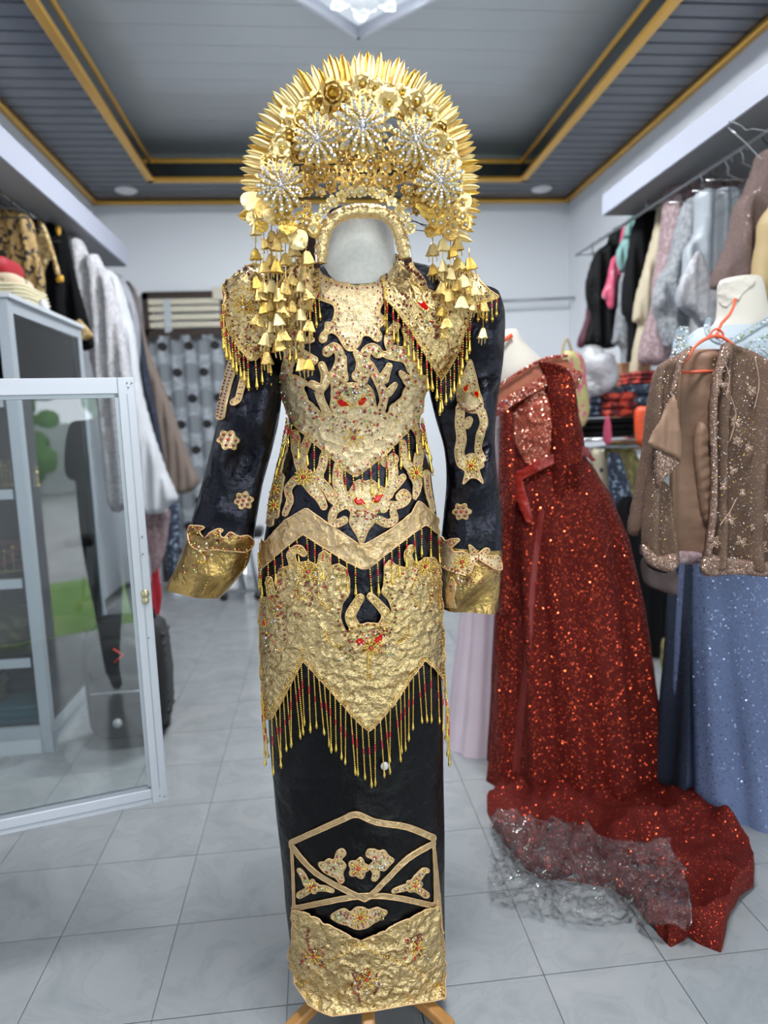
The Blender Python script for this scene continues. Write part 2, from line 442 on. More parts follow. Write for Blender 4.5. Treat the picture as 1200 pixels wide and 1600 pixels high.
mat('lame_cream', (.88,.69,.42), .72, .36, bump=[('n', 60, .5, .006), ('n', 420, 1., .0022)], var=('n', 150, (.66,.47,.24), .45, .72))
mat('lame_dark', (.56,.36,.12), .92, .28, bump=[('n', 30, .8, .012), ('n', 150, .4, .003)], var=('n', 20, (.28,.18,.07), .35, .65))
mat('lame_pale', (.70,.50,.28), .75, .36, bump=[('n', 60, .7, .008), ('n', 260, .7, .0014), ('v', 500, .4, .0007)], var=('n', 60, (.62,.40,.17), .4, .7))
mat('pipe', (.78,.50,.24), .3, .5, bump=[('n', 900, .6, .0005)])
mat('bead_gold', (.95,.66,.14), 1, .2)
mat('bead_red', (.60,.015,.012), .15, .12, coat=1)
mat('bead_garnet', (.20,.012,.015), .25, .1, coat=1)
mat('bead_green', (.42,.52,.18), .6, .08, coat=1)
mat('crystal', (.93,.92,.95), .75, .07, coat=1)
mat('jewel_red', (.62,.002,.004), 0, .12, spec=.4)
mat('foil', (.98,.71,.27), 1, .24, bump=[('n', 160, .5, .0025)], var=('n', 45, (.72,.44,.09), .45, .72))
mat('foil_pale', (1.0,.82,.44), 1, .30, bump=[('n', 220, .5, .002)], var=('n', 60, (.9,.66,.26), .4, .7))
mat('foil_deep', (.84,.55,.13), 1, .22, bump=[('n', 200, .5, .002)])
mat('headband', (.86,.62,.30), .85, .27, bump=[('n', 55, .9, .008), ('n', 200, .3, .002)])
mat('wire_dark', (.03,.03,.035), .5, .4)
mat('felt_brown', (.06,.028,.022), 0, .8)
mat('wood', (.52,.26,.075), 0, .35, bump=[('n', 25, .1, .002)], var=('n', 14, (.36,.16,.04), .35, .65))
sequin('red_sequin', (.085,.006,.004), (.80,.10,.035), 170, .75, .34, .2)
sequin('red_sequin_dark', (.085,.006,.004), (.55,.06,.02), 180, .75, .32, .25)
mat('brown_lining_light', (.44,.27,.16), 0, .6, bump=[('n', 20, .4, .008)])
mat('mauve_brown', (.12,.08,.078), 0, .65, bump=[('n', 14, .4, .01)])
sequin('red_sequin_pale', (.35,.05,.03), (.85,.42,.30), 230, .55, .46, .25)
mat('red_ribbon', (.28,.018,.012), 0, .38, bump=[('n', 22, .3, .006)])
mat('red_lining', (.19,.012,.008), 0, .55, bump=[('n', 16, .5, .01)])
mat('skin_mesh', (.40,.12,.065), 0, .6)
mat('pink_satin', (0.646,0.527,0.595), 0, .42, bump=[('n', 8, .4, .02)], sheen=.1)
sequin('blue_sequin', (.15,.19,.33), (.55,.65,.9), 150, .9, .30, .18, metal=1., keep=.6)
sequin('blue_tulle', (.03,.04,.065), (.25,.32,.5), 190, .55, .25, .3, keep=.3)
sequin('blue_beads', (.42,.47,.52), (.22,.42,.62), 300, .6, .36, .2, keep=.75)
mat('sheer_blue', (.46,.52,.57), 0, .6)
sequin('brown_lace', (.135,.082,.058), (.62,.42,.33), 300, .6, .34, .3, metal=.7, keep=.42)
sequin('brown_hem', (.17,.10,.075), (.75,.52,.42), 330, .6, .42, .25, metal=.8, keep=.85)
mat('brown_lining', (.27,.155,.10), 0, .6, bump=[('n', 20, .5, .01), ('n', 300, .1, .001)])
mat('embroid', (.60,.40,.30), .2, .5)
mat('hanger_orange', (.75,.13,.06), 0, .35)
mat('white_lace', (0.558,0.549,0.574), 0, .7, bump=[('n', 45, .8, .01)], var=('n', 40, (0.426,0.410,0.435), .42, .6))
mat('white_satin', (0.590,0.599,0.631), 0, .5, bump=[('n', 10, .4, .02)])
mat('grey_satin', (0.300,0.306,0.342), 0, .5, bump=[('n', 10, .5, .02)])
mat('silver_satin', (0.360,0.392,0.432), 0, .45, bump=[('n', 9, .4, .02)])
sequin('brown_glitter', (.155,.105,.095), (.55,.40,.36), 240, .6, .3, .3, keep=.4)
sequin('taupe_glitter', (.22,.17,.145), (.45,.36,.32), 260, .6, .3, .35, keep=.4)
mat('mauve_lace', (0.279,0.180,0.192), 0, .7, bump=[('n', 50, .8, .01)], var=('n', 45, (0.409,0.310,0.322), .45, .6))
mat('grey_lace', (0.218,0.231,0.252), 0, .7, bump=[('n', 55, .9, .012)], var=('n', 40, (0.340,0.347,0.367), .42, .6))
mat('cream_cloth', (0.504,0.432,0.302), 0, .6, bump=[('n', 14, .4, .01)])
mat('tan_cloth', (0.464,0.336,0.160), 0, .6, bump=[('n', 10, .3, .01)])
mat('pink_hot', (0.637,0.085,0.170), 0, .6, var=('n', 22, (0.722,0.425,0.510), .55, .65))
mat('teal', (0.225,0.413,0.390), 0, .55)
mat('teal_bright', (.03,.30,.42), 0, .5)
mat('navy', (0.008,0.013,0.032), 0, .6, var=('n', 50, (0.070,0.112,0.182), .62, .7))
mat('maroon', (.09,.012,.03), 0, .6)
mat('black_speck', (.004,.004,.005), 0, .7, spec=.2, var=('n', 90, (.45,.5,.5), .68, .76))
mat('gold_embroid', (.010,.008,.006), .25, .55, bump=[('n', 60, 1., .01)], var=('n', 30, (.42,.27,.10), .42, .52))
mat('gold_embroid_pale', (.40,.26,.10), .35, .5, bump=[('n', 60, 1., .01)], var=('n', 45, (.75,.58,.30), .45, .62))
mat('amber', (.78,.42,.05), .2, .5)
mat('batik', (.10,.008,.01), 0, .6, var=('n', 26, (.62,.06,.03), .46, .56))
mat('batik2', (.015,.015,.025), 0, .6, var=('v', 22, (.48,.42,.30), .28, .36))
mat('batik_blue', (.02,.03,.06), 0, .6, var=('n', 40, (.35,.45,.55), .56, .64))
mat('floral', (.55,.52,.20), 0, .6, var=('n', 30, (.75,.12,.25), .52, .60))
mat('orange_cloth', (.80,.10,.03), 0, .5, bump=[('n', 12, .6, .02)])
mat('olive', (.16,.13,.04), 0, .7, var=('n', 30, (.32,.28,.10), .5, .6))
mat('carton', (.36,.19,.10), 0, .7)
mat('crimson', (.38,.008,.02), 0, .6)
mat('towel', (0.814,0.748,0.550), 0, .85, bump=[('n', 120, .3, .004)])
mat('pastel', (.62,.50,.36), 0, .7, var=('n', 18, (.06,.07,.05), .6, .66))
mat('suitcase', (.010,.011,.012), 0, .55, bump=[('n', 300, .3, .001)])
mat('suitcase_trim', (.004,.004,.004), 0, .5)
mat('grey_badge', (.45,.47,.48), .3, .4)
mat('red_badge', (.75,.06,.05), 0, .4)
mat('brass', (.62,.55,.34), .8, .35)
mat('leaf_green', (.10,.26,.04), 0, .6)
mat('lawn', (.16,.34,.05), 0, .9, var=('n', 3, (.30,.42,.12), .4, .65))
mat('concrete', (.52,.51,.50), 0, .8, var=('n', 2, (.42,.41,.40), .4, .6))
mat('person_black', (.008,.008,.009), 0, .6)
mat('person_skin', (.42,.24,.16), 0, .5)
def glass(name, tint, refl):
    """thin pane: mostly see-through, reflecting like real glass"""
    m = bpy.data.materials.new(name); m.use_nodes = True; N = m.node_tree.nodes; L = m.node_tree.links; N.remove(N['Principled BSDF'])
    t = N.new('ShaderNodeBsdfTransparent'); t.inputs[0].default_value = (*tint, 1)
    g = N.new('ShaderNodeBsdfGlossy'); g.inputs['Roughness'].default_value = .01; g.inputs['Color'].default_value = (1,1,1,1)
    f = N.new('ShaderNodeFresnel'); f.inputs[0].default_value = refl; x = N.new('ShaderNodeMixShader')
    L.new(f.outputs[0], x.inputs[0]); L.new(t.outputs[0], x.inputs[1]); L.new(g.outputs[0], x.inputs[2]); L.new(x.outputs[0], N['Material Output'].inputs['Surface'])
    MATS[name] = m; return m
glass('glass_door', (.90,.93,.93), 1.68)
glass('glass_cab', (.72,.76,.75), 1.17)
def film(name, col, a, bsc):
    m = mat(name, col, 0, .5, bump=[('n', bsc, 1., .022), ('v', bsc*2.2, 1., .010)], spec=.6); N = m.node_tree.nodes; L = m.node_tree.links; b = N['Principled BSDF']
    t = N.new('ShaderNodeBsdfTransparent'); t.inputs[0].default_value = (1,1,1,1); x = N.new('ShaderNodeMixShader'); x.inputs[0].default_value = a
    g = N.new('ShaderNodeBsdfGlossy'); g.inputs['Roughness'].default_value = .08; x2 = N.new('ShaderNodeMixShader'); f = N.new('ShaderNodeFresnel'); f.inputs[0].default_value = 1.4
    nrm = b.inputs['Normal'].links[0].from_socket; L.new(nrm, g.inputs['Normal']); L.new(nrm, f.inputs['Normal'])
    L.new(t.outputs[0], x.inputs[1]); L.new(b.outputs[0], x.inputs[2]); L.new(f.outputs[0], x2.inputs[0]); L.new(x.outputs[0], x2.inputs[1]); L.new(g.outputs[0], x2.inputs[2]); L.new(x2.outputs[0], N['Material Output'].inputs['Surface']); return m
film('clear_film', (.85,.87,.9), .05, 22)
film('white_film', (.78,.78,.82), .62, 14)
# marble tile: soft veins that differ from tile to tile
def tilemat():
    m = mat('tile', (.40,.42,.44), 0, .14, spec=.4); N = m.node_tree.nodes; L = m.node_tree.links; b = N['Principled BSDF']
    tc = N.new('ShaderNodeTexCoord'); oi = N.new('ShaderNodeObjectInfo'); ad = N.new('ShaderNodeVectorMath'); ad.operation = 'ADD'
    sc_ = N.new('ShaderNodeVectorMath'); sc_.operation = 'SCALE'; sc_.inputs['Scale'].default_value = 1.0
    cx = N.new('ShaderNodeCombineXYZ'); mu = N.new('ShaderNodeMath'); mu.operation = 'MULTIPLY'; mu.inputs[1].default_value = 40
    L.new(oi.outputs['Random'], mu.inputs[0]); L.new(mu.outputs[0], cx.inputs[0]); L.new(mu.outputs[0], cx.inputs[1])
    L.new(tc.outputs['Object'], ad.inputs[0]); L.new(cx.outputs[0], ad.inputs[1])
    n = N.new('ShaderNodeTexNoise'); n.inputs['Scale'].default_value = 5; n.inputs['Detail'].default_value = 7; n.inputs['Distortion'].default_value = 1.6; L.new(ad.outputs[0], n.inputs['Vector'])
    r = N.new('ShaderNodeValToRGB'); e = r.color_ramp.elements
    e[0].position = .30; e[0].color = (0.238,0.256,0.266,1); e[1].position = .72; e[1].color = (0.310,0.320,0.328,1)
    k = r.color_ramp.elements.new(.47); k.color = (0.281,0.295,0.306,1); k = r.color_ramp.elements.new(.50); k.color = (0.263,0.277,0.288,1); k = r.color_ramp.elements.new(.53); k.color = (0.288,0.302,0.310,1)
    L.new(n.outputs['Fac'], r.inputs[0]); L.new(r.outputs[0], b.inputs['Base Color'])
tilemat()
# ---------------------------------------------------------------- the room
def struct(name, mb, m, parent=None):
    o = mb.build(name, m, parent)
    if parent is None: o['kind'] = 'structure'
    return o
floor = struct('floor', MB().box(XL-.1, XR+.1, YF, YB+.1, -.06, -.004), 'grout')
TX0, TY0, TS = .478-.3*8, 1.4235-.3*3, .3
tm = MB().box(.0012, TS-.0012, .0012, TS-.0012, -.006, 0).data('tile', 'tile')
for i in range(16):
    for j in range(19):
        x = TX0+i*TS; y = TY0+j*TS
        if x+TS > XL+.02 and x < XR-.02 and y < YB-.02 and i > 0:
            if x+TS > XR+.29 or x < XL-.29: continue
            inst('tile', tm, floor, Matrix.Translation((x, y, 0)))
mb = MB()
for i in range(16):
    for j in range(1, 8): x = TX0+i*TS; y = TY0-j*TS; mb.box(x+.0012, x+TS-.0012, y+.0012, y+TS-.0012, -.006, 0)
mb.build('tiling', 'tile', floor)['kind'] = 'stuff'
struct('wall_back', MB().box(XL, -1.37, YB, YB+.12, 0, ZC+.4).box(-.66, XR, YB, YB+.12, 0, ZC+.4).box(-1.37, -.66, YB, YB+.12, at(290, 455, YB).z, ZC+.4).box(-1.5,-.5,YB+.6,YB+.7,0,ZC).box(-1.5,-1.40,YB+.12,YB+.6,0,ZC).box(-.63,-.5,YB+.12,YB+.6,0,ZC).box(-1.5,-.5,YB+.12,YB+.6,ZC-.3,ZC), 'wall_paint')  # closed box behind the doorway is added to shut out sky light
struct('wall_left', MB().box(XL-.12, XL, YF, YB+.12, 0, ZC+.4), 'wall_paint')
struct('wall_right', MB().box(XR, XR+.12, YF, YB+.12, 0, ZC+.4), 'wall_paint')
# ceiling: dark boards round a raised tray
TL = atz(237.3, 278.3, ZC); TRr = atz(815, 277.5, ZC); tx0, tx1, ty1, ty0 = TL.x, TRr.x, TL.y, -.9
ceil = struct('ceiling', MB().box(XL, tx0-.01, YF, YB, ZC+.02, ZC+.05).box(tx1+.01, XR, YF, YB, ZC+.02, ZC+.05).box(tx0-.01, tx1+.01, ty1+.01, YB, ZC+.02, ZC+.05).box(tx0-.01, tx1+.01, YF, ty0-.01, ZC+.02, ZC+.05).box(XL-.1, XR+.1, YF, YB+.1, 3.56, 3.62), 'pvc_dark2')
def plank(w, wid=.104, pitch=.112):
    m_ = MB(); h = .014; P = [(0, 0), (.006, -h), (wid-.006, -h), (wid, 0)]
    V = [(x, p[0], p[1]) for x in (0, w) for p in P]; m_.add(V, [(0,1,5,4),(1,2,6,5),(2,3,7,6),(0,4,7,3),(0,3,2,1),(4,5,6,7)]); return m_.data('ceiling_board', 'pvc_dark')
pl, pr, pb = plank(tx0-XL), plank(XR-tx1), plank(XR-XL)
k = 0; y = YB-.11
while y > .6:
    if y > ty1: inst('ceiling_board', pb, ceil, Matrix.Translation((XL, y, ZC+.014)))
    else:
        inst('ceiling_board', pl, ceil, Matrix.Translation((XL, y, ZC+.014))); inst('ceiling_board', pr, ceil, Matrix.Translation((tx1, y, ZC+.014)))
    y -= .112
zt = at(237, 254, ty1).z
mb = MB()                                       # tray rim: dark mosaic band
mb.box(tx0-.03, tx0, ty0, ty1, ZC, zt).box(tx1, tx1+.03, ty0, ty1, ZC, zt).box(tx0-.03, tx1+.03, ty1, ty1+.03, ZC, zt).box(tx0, tx1, ty0-.03, ty0, ZC, zt)
rim = struct('trim_1', mb, 'mosaic')
mt = MB().box(.003, .117, 0, .006, .004, .10).data('mosaic_tile', 'mosaic')
nx_ = int((tx1-tx0)/.12)
for i in range(nx_): inst('mosaic_tile', mt, rim, Matrix.Translation((tx0+.02+i*.12, ty1-.006, ZC+.01)))
def trim(name, zz, w_, h_, m_):
    mb = MB(); a, b, c, d = tx0, tx1, ty0, ty1
    mb.box(a-w_, a+.012, c, d+w_, zz-h_, zz).box(b-.012, b+w_, c, d+w_, zz-h_, zz).box(a-w_, b+w_, d-.012, d+w_, zz-h_, zz).box(a-w_, b+w_, c-w_, c+.012, zz-h_, zz)
    return bevel(struct(name, mb, m_), .008, 3)
trim('trim_2', ZC+.008, .045, .03, 'gold_trim'); trim('trim_3', zt+.03, .03, .035, 'gold_trim')
mb = MB(); a, b, d = XL, XR, YB
mb.box(a, a+.05, YF, d, ZC-.035, ZC).box(b-.05, b, YF, d, ZC-.035, ZC).box(a, b, d-.05, d, ZC-.035, ZC)
bevel(struct('trim_4', mb, 'gold_trim'), .012, 3)
# upper light-grey ceiling boards
ub = MB().box(0, tx1-tx0+.7, .002, .198, 0, .02).data('ceiling_board', 'pvc_light')
y = ty1+.35-.2
while y > 0: inst('ceiling_board', ub, ceil, Matrix.Translation((tx0-.35, y, 3.5))); y -= .2
struct('wall_tray', MB().box(tx0-.37, tx0-.35, ty0-.3, ty1+.35, zt, 3.52).box(tx1+.35, tx1+.37, ty0-.3, ty1+.35, zt, 3.52).box(tx0-.37, tx1+.37, ty1+.35, ty1+.37, zt, 3.52).box(tx0-.4, tx0-.03, ty0-.3, ty1+.4, zt-.02, zt).box(tx1+.03, tx1+.4, ty0-.3, ty1+.4, zt-.02, zt).box(tx0-.4, tx1+.4, ty1+.03, ty1+.4, zt-.02, zt), 'pvc_light')
# soffits along both walls
SL = -1.25; e1 = atx(200, 416, SL); e2 = atx(200, 388, SL)
struct('soffit_left', MB().box(XL, SL, YF, e1.y, e1.z, e2.z), 'soffit_paint'); MBu = MB().box(XL+.002, SL-.012, YF, e1.y-.01, e1.z-.004, e1.z); struct('trim_5', MBu, 'soffit_under')
SR = 1.78; f1 = atx(941, 337, SR); f2 = atx(941, 305, SR)
struct('soffit_right', MB().box(SR, XR, YF, f1.y, f1.z, f2.z), 'soffit_paint'); struct('trim_6', MB().box(SR+.012, XR-.002, YF, f1.y-.01, f1.z-.004, f1.z), 'soffit_under')
# downlights
for (px, py, lb) in ((197, 297, 'round white ceiling downlight in the corner above the hanging white gowns'), (846, 295, 'round white ceiling downlight in the corner above the black hanging coats')):
    p = atz(px, py, ZC); t = thing('downlight', lb, 'downlight', (p.x, p.y, ZC-.002), 'round ceiling downlights')
    MB().lathe([(.085, 0), (.085, -.006), (.075, -.012), (.07, -.006)], p, 24).build('rim', 'white_plastic', t, True)
    MB().lathe([(.07, -.004), (.07, -.008), (.0, -.009)], p, 24).build('diffuser', 'white_plastic', t, True)
# LED ceiling lamp with crystal petals, a square set cornerwise
zl = 3.47; c0 = atz(560, 54, zl); s_ = .5; LC = Vector((c0.x, c0.y-s_, zl)); Rz = Matrix.Rotation(math.pi/4, 3, 'Z')
mat('lamp_glow', (1,1,1), 0, .3, emit=((.90,.96,1), 3)); mat('lamp_glow_core', (1,1,1), 0, .3, emit=((1,1,1), 30)); mat('mirror', (.85,.88,.92), 1, .06)
mat('petal_glass', (.9,.94,1), .2, .1, emit=((.85,.93,1), .35))
lamp = thing('ceiling_lamp', 'square crystal ceiling lamp set cornerwise, glowing white with petal shaped glass', 'ceiling lamp', LC)
h = s_/math.sqrt(2)
MB().box(-h, h, -h, h, .0, .03, R=Rz, o=LC).build('base', 'mirror', lamp)
fr = MB()
for a in range(4):
    R = Matrix.Rotation(math.pi/4+a*math.pi/2, 3, 'Z'); fr.box(-h, h, h-.02, h, -.03, .03, R=R, o=LC)
fr.build('frame', 'alu_white', lamp)
pm = MB(); 
for i in range(8):
    a = i/8*2*math.pi; u = Vector((math.cos(a), math.sin(a), 0)); v = Vector((-u.y, u.x, 0))
    for t_ in range(5): pass
def petal3(L_, W_, dz, m_, n=6, cup=.3):
    mb = MB(); V = []; 
    for i in range(n+1):
        t = i/n; wd = W_*math.sin(math.pi*min(1, t*.9+.08))**.8; z = dz*math.sin(t*math.pi*.6)
        V += [Vector((t*L_, -wd, z)), Vector((t*L_, 0, z-cup*wd)), Vector((t*L_, wd, z))]
    F = []
    for i in range(n):
        for k in (0, 1): a = i*3+k; F.append((a, a+1, a+4, a+3))
    mb.add(V, F); return mb
pd = petal3(.17, .055, -.05, None).data('petal', 'petal_glass', True); pd2 = petal3(.10, .045, -.06, None).data('petal', 'petal_glass', True)
for i in range(8):
    inst('petal', pd, lamp, Matrix.Translation(LC+Vector((0,0,-.01))) @ Matrix.Rotation(i*math.pi/4, 4, 'Z') @ Matrix.Translation((.06,0,0)))
    inst('petal', pd2, lamp, Matrix.Translation(LC+Vector((0,0,-.03))) @ Matrix.Rotation((i+.5)*math.pi/4, 4, 'Z') @ Matrix.Translation((.03,0,0)))
for i in range(4):
    a = i*math.pi/2; c = LC+Vector((math.cos(a), math.sin(a), 0))*.30; MB().lathe([(.035, 0), (.035, -.012), (.02, -.03), (0, -.035)], c, 16).build('spot', 'lamp_glow' if i != 3 else 'lamp_glow_core', lamp, True)
MB().lathe([(.06, -.02), (.05, -.05), (0, -.06)], LC, 16).build('centre_light', 'lamp_glow', lamp, True)
# ---------------------------------------------------------------- outside, behind the camera (seen in the glass)
struct('ground', MB().box(-14, 14, -3.6, YF-.13, -.14, -.04), 'lawn')
struct('path', MB().box(-14, 14, -22, -3.6, -.14, -.05), 'concrete')
hr_ = random.Random(4)
for i_ in range(7):
    hx0 = -5+i_*2.1; hb = MB()
    for q_ in range(26): hb.ball((hx0+hr_.uniform(-.55,.55), -13.6+hr_.uniform(-.4,.4), .35+hr_.uniform(0,2.2)), hr_.uniform(.2,.4), 0, (1,1,.8), 7, 5)
    hb.bar((hx0,-13.6,-.05),(hx0,-13.6,.9),.06,8); tag(hb.build('shrub', 'leaf_green', None, False), ['first', 'second', 'third', 'fourth', 'fifth', 'sixth', 'last'][i_]+' green garden shrub along the white wall outside the shop front', 'shrub', 'garden shrubs outside')
struct('garden_wall', MB().box(-14, 14, -15, -14.7, -.3, 1.6), 'white_plastic')
# ---------------------------------------------------------------- door with louvred transom and curtain, back wall
Yd = YB-.02
def B(x, y, Y=Yd): return at(x, y, Y)
dl, dr_ = B(222, 457), B(352, 457); zt_, zm = B(290, 457).z, B(290, 520).z
mb = MB(); mb.box(dl.x, dr_.x, Yd-.03, Yd+.10, zt_-.06, zt_).box(dl.x, dl.x+.05, Yd-.03, Yd+.10, 0, zt_).box(dr_.x-.05, dr_.x, Yd-.03, Yd+.10, 0, zt_).box(dl.x, dr_.x, Yd-.03, Yd+.1, zm-.02, zm+.03)
dr = mb.build('door_1', 'dark_wood'); dr['kind'] = 'structure'; dr['label'] = 'dark wooden doorway with louvred transom and a patterned grey curtain'
for i, yy in enumerate((472, 483.5, 496, 508)):
    z = B(290, yy).z
    MB().box(dl.x+.05, dr_.x-.05, Yd-.035, Yd-.01, z-.022, z+.022).build('slat', 'cream', dr)
MB().box(dl.x+.17, dl.x+.23, Yd-.04, Yd-.032, zm, zt_-.06).build('glazing_bar', 'alu_pale', dr)
MB().box(dr_.x-.1, dr_.x+.0, Yd-.05, Yd-.03, zt_-.07, zt_+.03).build('bracket', 'cream', dr)
def curtainmat():
    m = mat('curtain', (.40,.42,.45), 0, .7); N = m.node_tree.nodes; L = m.node_tree.links; b = N['Principled BSDF']; tc = N.new('ShaderNodeTexCoord')
    mp = N.new('ShaderNodeMapping'); mp.inputs['Rotation'].default_value = (math.pi/2, 0, 0); L.new(tc.outputs['Object'], mp.inputs[0])
    def dots(scale, thr, c, prev, off):
        sx = N.new('ShaderNodeSeparateXYZ'); mp2 = N.new('ShaderNodeMapping'); mp2.inputs['Location'].default_value = off; mp2.inputs['Scale'].default_value = (scale,)*3; L.new(tc.outputs['Object'], mp2.inputs[0]); L.new(mp2.outputs[0], sx.inputs[0])
        vals = []
        fl = N.new('ShaderNodeMath'); fl.operation = 'FLOOR'; L.new(sx.outputs[2], fl.inputs[0]); hf = N.new('ShaderNodeMath'); hf.operation = 'MULTIPLY'; hf.inputs[1].default_value = .5; L.new(fl.outputs[0], hf.inputs[0])
        ax = N.new('ShaderNodeMath'); ax.operation = 'ADD'; L.new(sx.outputs[0], ax.inputs[0]); L.new(hf.outputs[0], ax.inputs[1])
        for s in (ax.outputs[0], sx.outputs[2]):
            f = N.new('ShaderNodeMath'); f.operation = 'FRACT'; L.new(s, f.inputs[0]); q = N.new('ShaderNodeMath'); q.operation = 'SUBTRACT'; q.inputs[1].default_value = .5; L.new(f.outputs[0], q.inputs[0]); vals.append(q.outputs[0])
        cb = N.new('ShaderNodeCombineXYZ'); L.new(vals[0], cb.inputs[0]); L.new(vals[1], cb.inputs[1]); ln = N.new('ShaderNodeVectorMath'); ln.operation = 'LENGTH'; L.new(cb.outputs[0], ln.inputs[0])
        lt = N.new('ShaderNodeMath'); lt.operation = 'LESS_THAN'; lt.inputs[1].default_value = thr; L.new(ln.outputs['Value'], lt.inputs[0])
        mx = N.new('ShaderNodeMix'); mx.data_type = 'RGBA'; L.new(lt.outputs[0], mx.inputs[0]); L.new(prev, mx.inputs[6]); mx.inputs[7].default_value = (*c, 1); return mx.outputs[2]
    n = N.new('ShaderNodeTexNoise'); n.inputs['Scale'].default_value = 9; n.inputs['Distortion'].default_value = 2; L.new(tc.outputs['Object'], n.inputs[0])
    mx = N.new('ShaderNodeMix'); mx.data_type = 'RGBA'; mx.inputs[6].default_value = (.40,.43,.47,1); mx.inputs[7].default_value = (.28,.30,.33,1); mr = N.new('ShaderNodeMapRange'); mr.inputs[1].default_value = .45; mr.inputs[2].default_value = .55; L.new(n.outputs['Fac'], mr.inputs[0]); L.new(mr.outputs[0], mx.inputs[0])
    o1 = dots(4.6, .36, (.22,.24,.26), mx.outputs[2], (.1,0,.25)); o2 = dots(4.6, .17, (.01,.01,.012), o1, (.62,0,.25)); L.new(o2, b.inputs['Base Color'])
curtainmat()
cz = zm-.03; R = []
for i in range(12):
    z = cz-(cz-.12)*i/11; row = []
    for k in range(60):
        u = k/59; x = dl.x+.04+(dr_.x-dl.x-.08)*u; row.append(Vector((x, Yd-.075+.018*math.sin(u*34)+.006*math.sin(u*11+i*.4), z)))
    R.append(row)
cu = loft('curtain', R, 'curtain', None, closed=False); cu.modifiers.new('thick', 'SOLIDIFY').thickness = .004
tag(cu, 'grey curtain with black and grey dots hanging in the back doorway', 'curtain')
for i in range(4):
    x = dl.x+.09+i*.175; m_ = MB()
    for q in (-.03, 0, .03): m_.box(x+q-.009, x+q+.009, Yd-.11, Yd-.095, cz-.03, cz+.03)
    m_.box(x-.04, x+.04, Yd-.105, Yd-.098, cz-.01, cz+.012); m_.build('hook', 'dark_wood', cu)
# back rod on the rear wall
a_, b_ = at(775, 471, YB-.12), at(925, 462, YB-.12)
t = thing('wall_rod', 'dark steel rod fixed high along the rear wall', 'rod', a_); MB().bar(a_, b_+Vector((.5,0,0)), .013, 10).build('bar', 'steel_dull', t, True)
MB().box(b_.x-.02, b_.x+.02, b_.y, YB, b_.z-.03, b_.z+.03).box(a_.x-.02, a_.x+.02, a_.y, YB, a_.z-.03, a_.z+.03).build('bracket', 'steel_dull', t)
# ---------------------------------------------------------------- dress form
Y0 = 1.42
fx = at(572, 1500, Y0).x
form = thing('dress_form', 'headless linen dress form on a wooden tripod stand under the black and gold costume', 'mannequin', (fx, Y0, 0))
neckrows = [(336, 511, 610, .052, 0), (345, 510.5, 612, .058, 0), (380, 507, 615, .062, 0), (415, 501, 619, .066, 0), (440, 492, 626, .072, 0), (470, 478, 640, .08, 0), (520, 455, 660, .09, 0), (640, 452, 655, .085, 0), (800, 440, 665, .09, 0), (960, 440, 665, .10, 0)]
loft('torso', body_rings(neckrows, [338+ (960-338)*(i/40)**1.6 for i in range(41)], Y0, 48), 'linen', form, cap=(True, True))
top = at(561, 338, Y0)
MB().lathe([(.060, 0), (.062, .006), (.0, .010)], top+Vector((0,0,-.001)), 24).build('cap', 'black_cloth', form, True)
MB().bar((fx, Y0, .10), (fx+.02, Y0, .95), .022, 12).build('pole', 'wood', form, True)
def foot(dx, dy):
    P = []; d = Vector((dx, dy, 0)).normalized()
    V = []; F = []
    prof = [(.0, .125, .030), (.04, .118, .028), (.08, .088, .026), (.115, .060, .026), (.15, .046, .027), (.185, .030, .028), (.215, .016, .024)]
    n = Vector((-d.y, d.x, 0))
    for (r, z, h) in prof:
        c = Vector((fx, Y0, z)) + d*r
        for s, q in ((-.014, -h*.5), (.014, -h*.5), (.014, h*.5), (-.014, h*.5)): V.append(c+n*s+Vector((0,0,max(q, -z+.001))))
    for i in range(len(prof)-1):
        for k in range(4): l = (k+1) % 4; F.append((i*4+k, i*4+l, i*4+4+l, i*4+4+k))
    F += [(0,1,2,3), (24,25,26,27)]
    o = mesh('foot', V, F, 'wood', form, False); bevel(o, .006, 3)
foot(.150, -.11); foot(-.165, -.085); foot(-.01, -.2); foot(.05, .2)
MB().lathe([(.03, .09), (.035, .12), (.03, .20)], (fx, Y0, 0), 16).build('collar', 'wood', form, True)
# ---------------------------------------------------------------- garment body
rows = [(400, 494, 626, .066, .070), (411, 455, 650, .078, .056), (424, 398, 712, .088, .05), (437, 366, 742, .094, .044), (455, 362, 762, .10, .036), (480, 362, 762, .104, .024), (515, 372, 752, .108, .010), (550, 398, 722, .115, 0), (580, 427, 692, .121, 0), (605, 436, 668, .122, 0), (630, 443, 660, .114, 0), (660, 453, 654, .105, 0), (690, 449, 659, .103, 0), (740, 435, 673, .108, 0), (800, 419, 681, .119, 0), (860, 409, 684, .126, 0), (950, 408, 687, .128, 0), (1050, 412, 691, .125, 0), (1140, 418, 694, .122, 0), (1250, 428, 695, .122, 0), (1400, 442, 696, .123, 0), (1502, 455, 697, .123, 0)]
def wf(q, y): 
    return .006*noise.noise(Vector((math.cos(q)*2.5, math.sin(q)*2.5, y*.012)))*2 + (.004*math.sin(q*9+y*.02) if y > 1050 else 0)
full = body_rings(rows, [400+(1502-400)*i/110 for i in range(111)], Y0, 96, fold=wf)
def bvh_of(rings_list):
    V = []; F = []
    for rings in rings_list:
        b = len(V); n = len(rings[0]); V += [v for r in rings for v in r]
        for i in range(len(rings)-1):
            for k in range(n): l = (k+1) % n; F.append((b+i*n+k, b+(i+1)*n+k, b+(i+1)*n+l, b+i*n+l))
    return BVHTree.FromPolygons([tuple(v) for v in V], F)
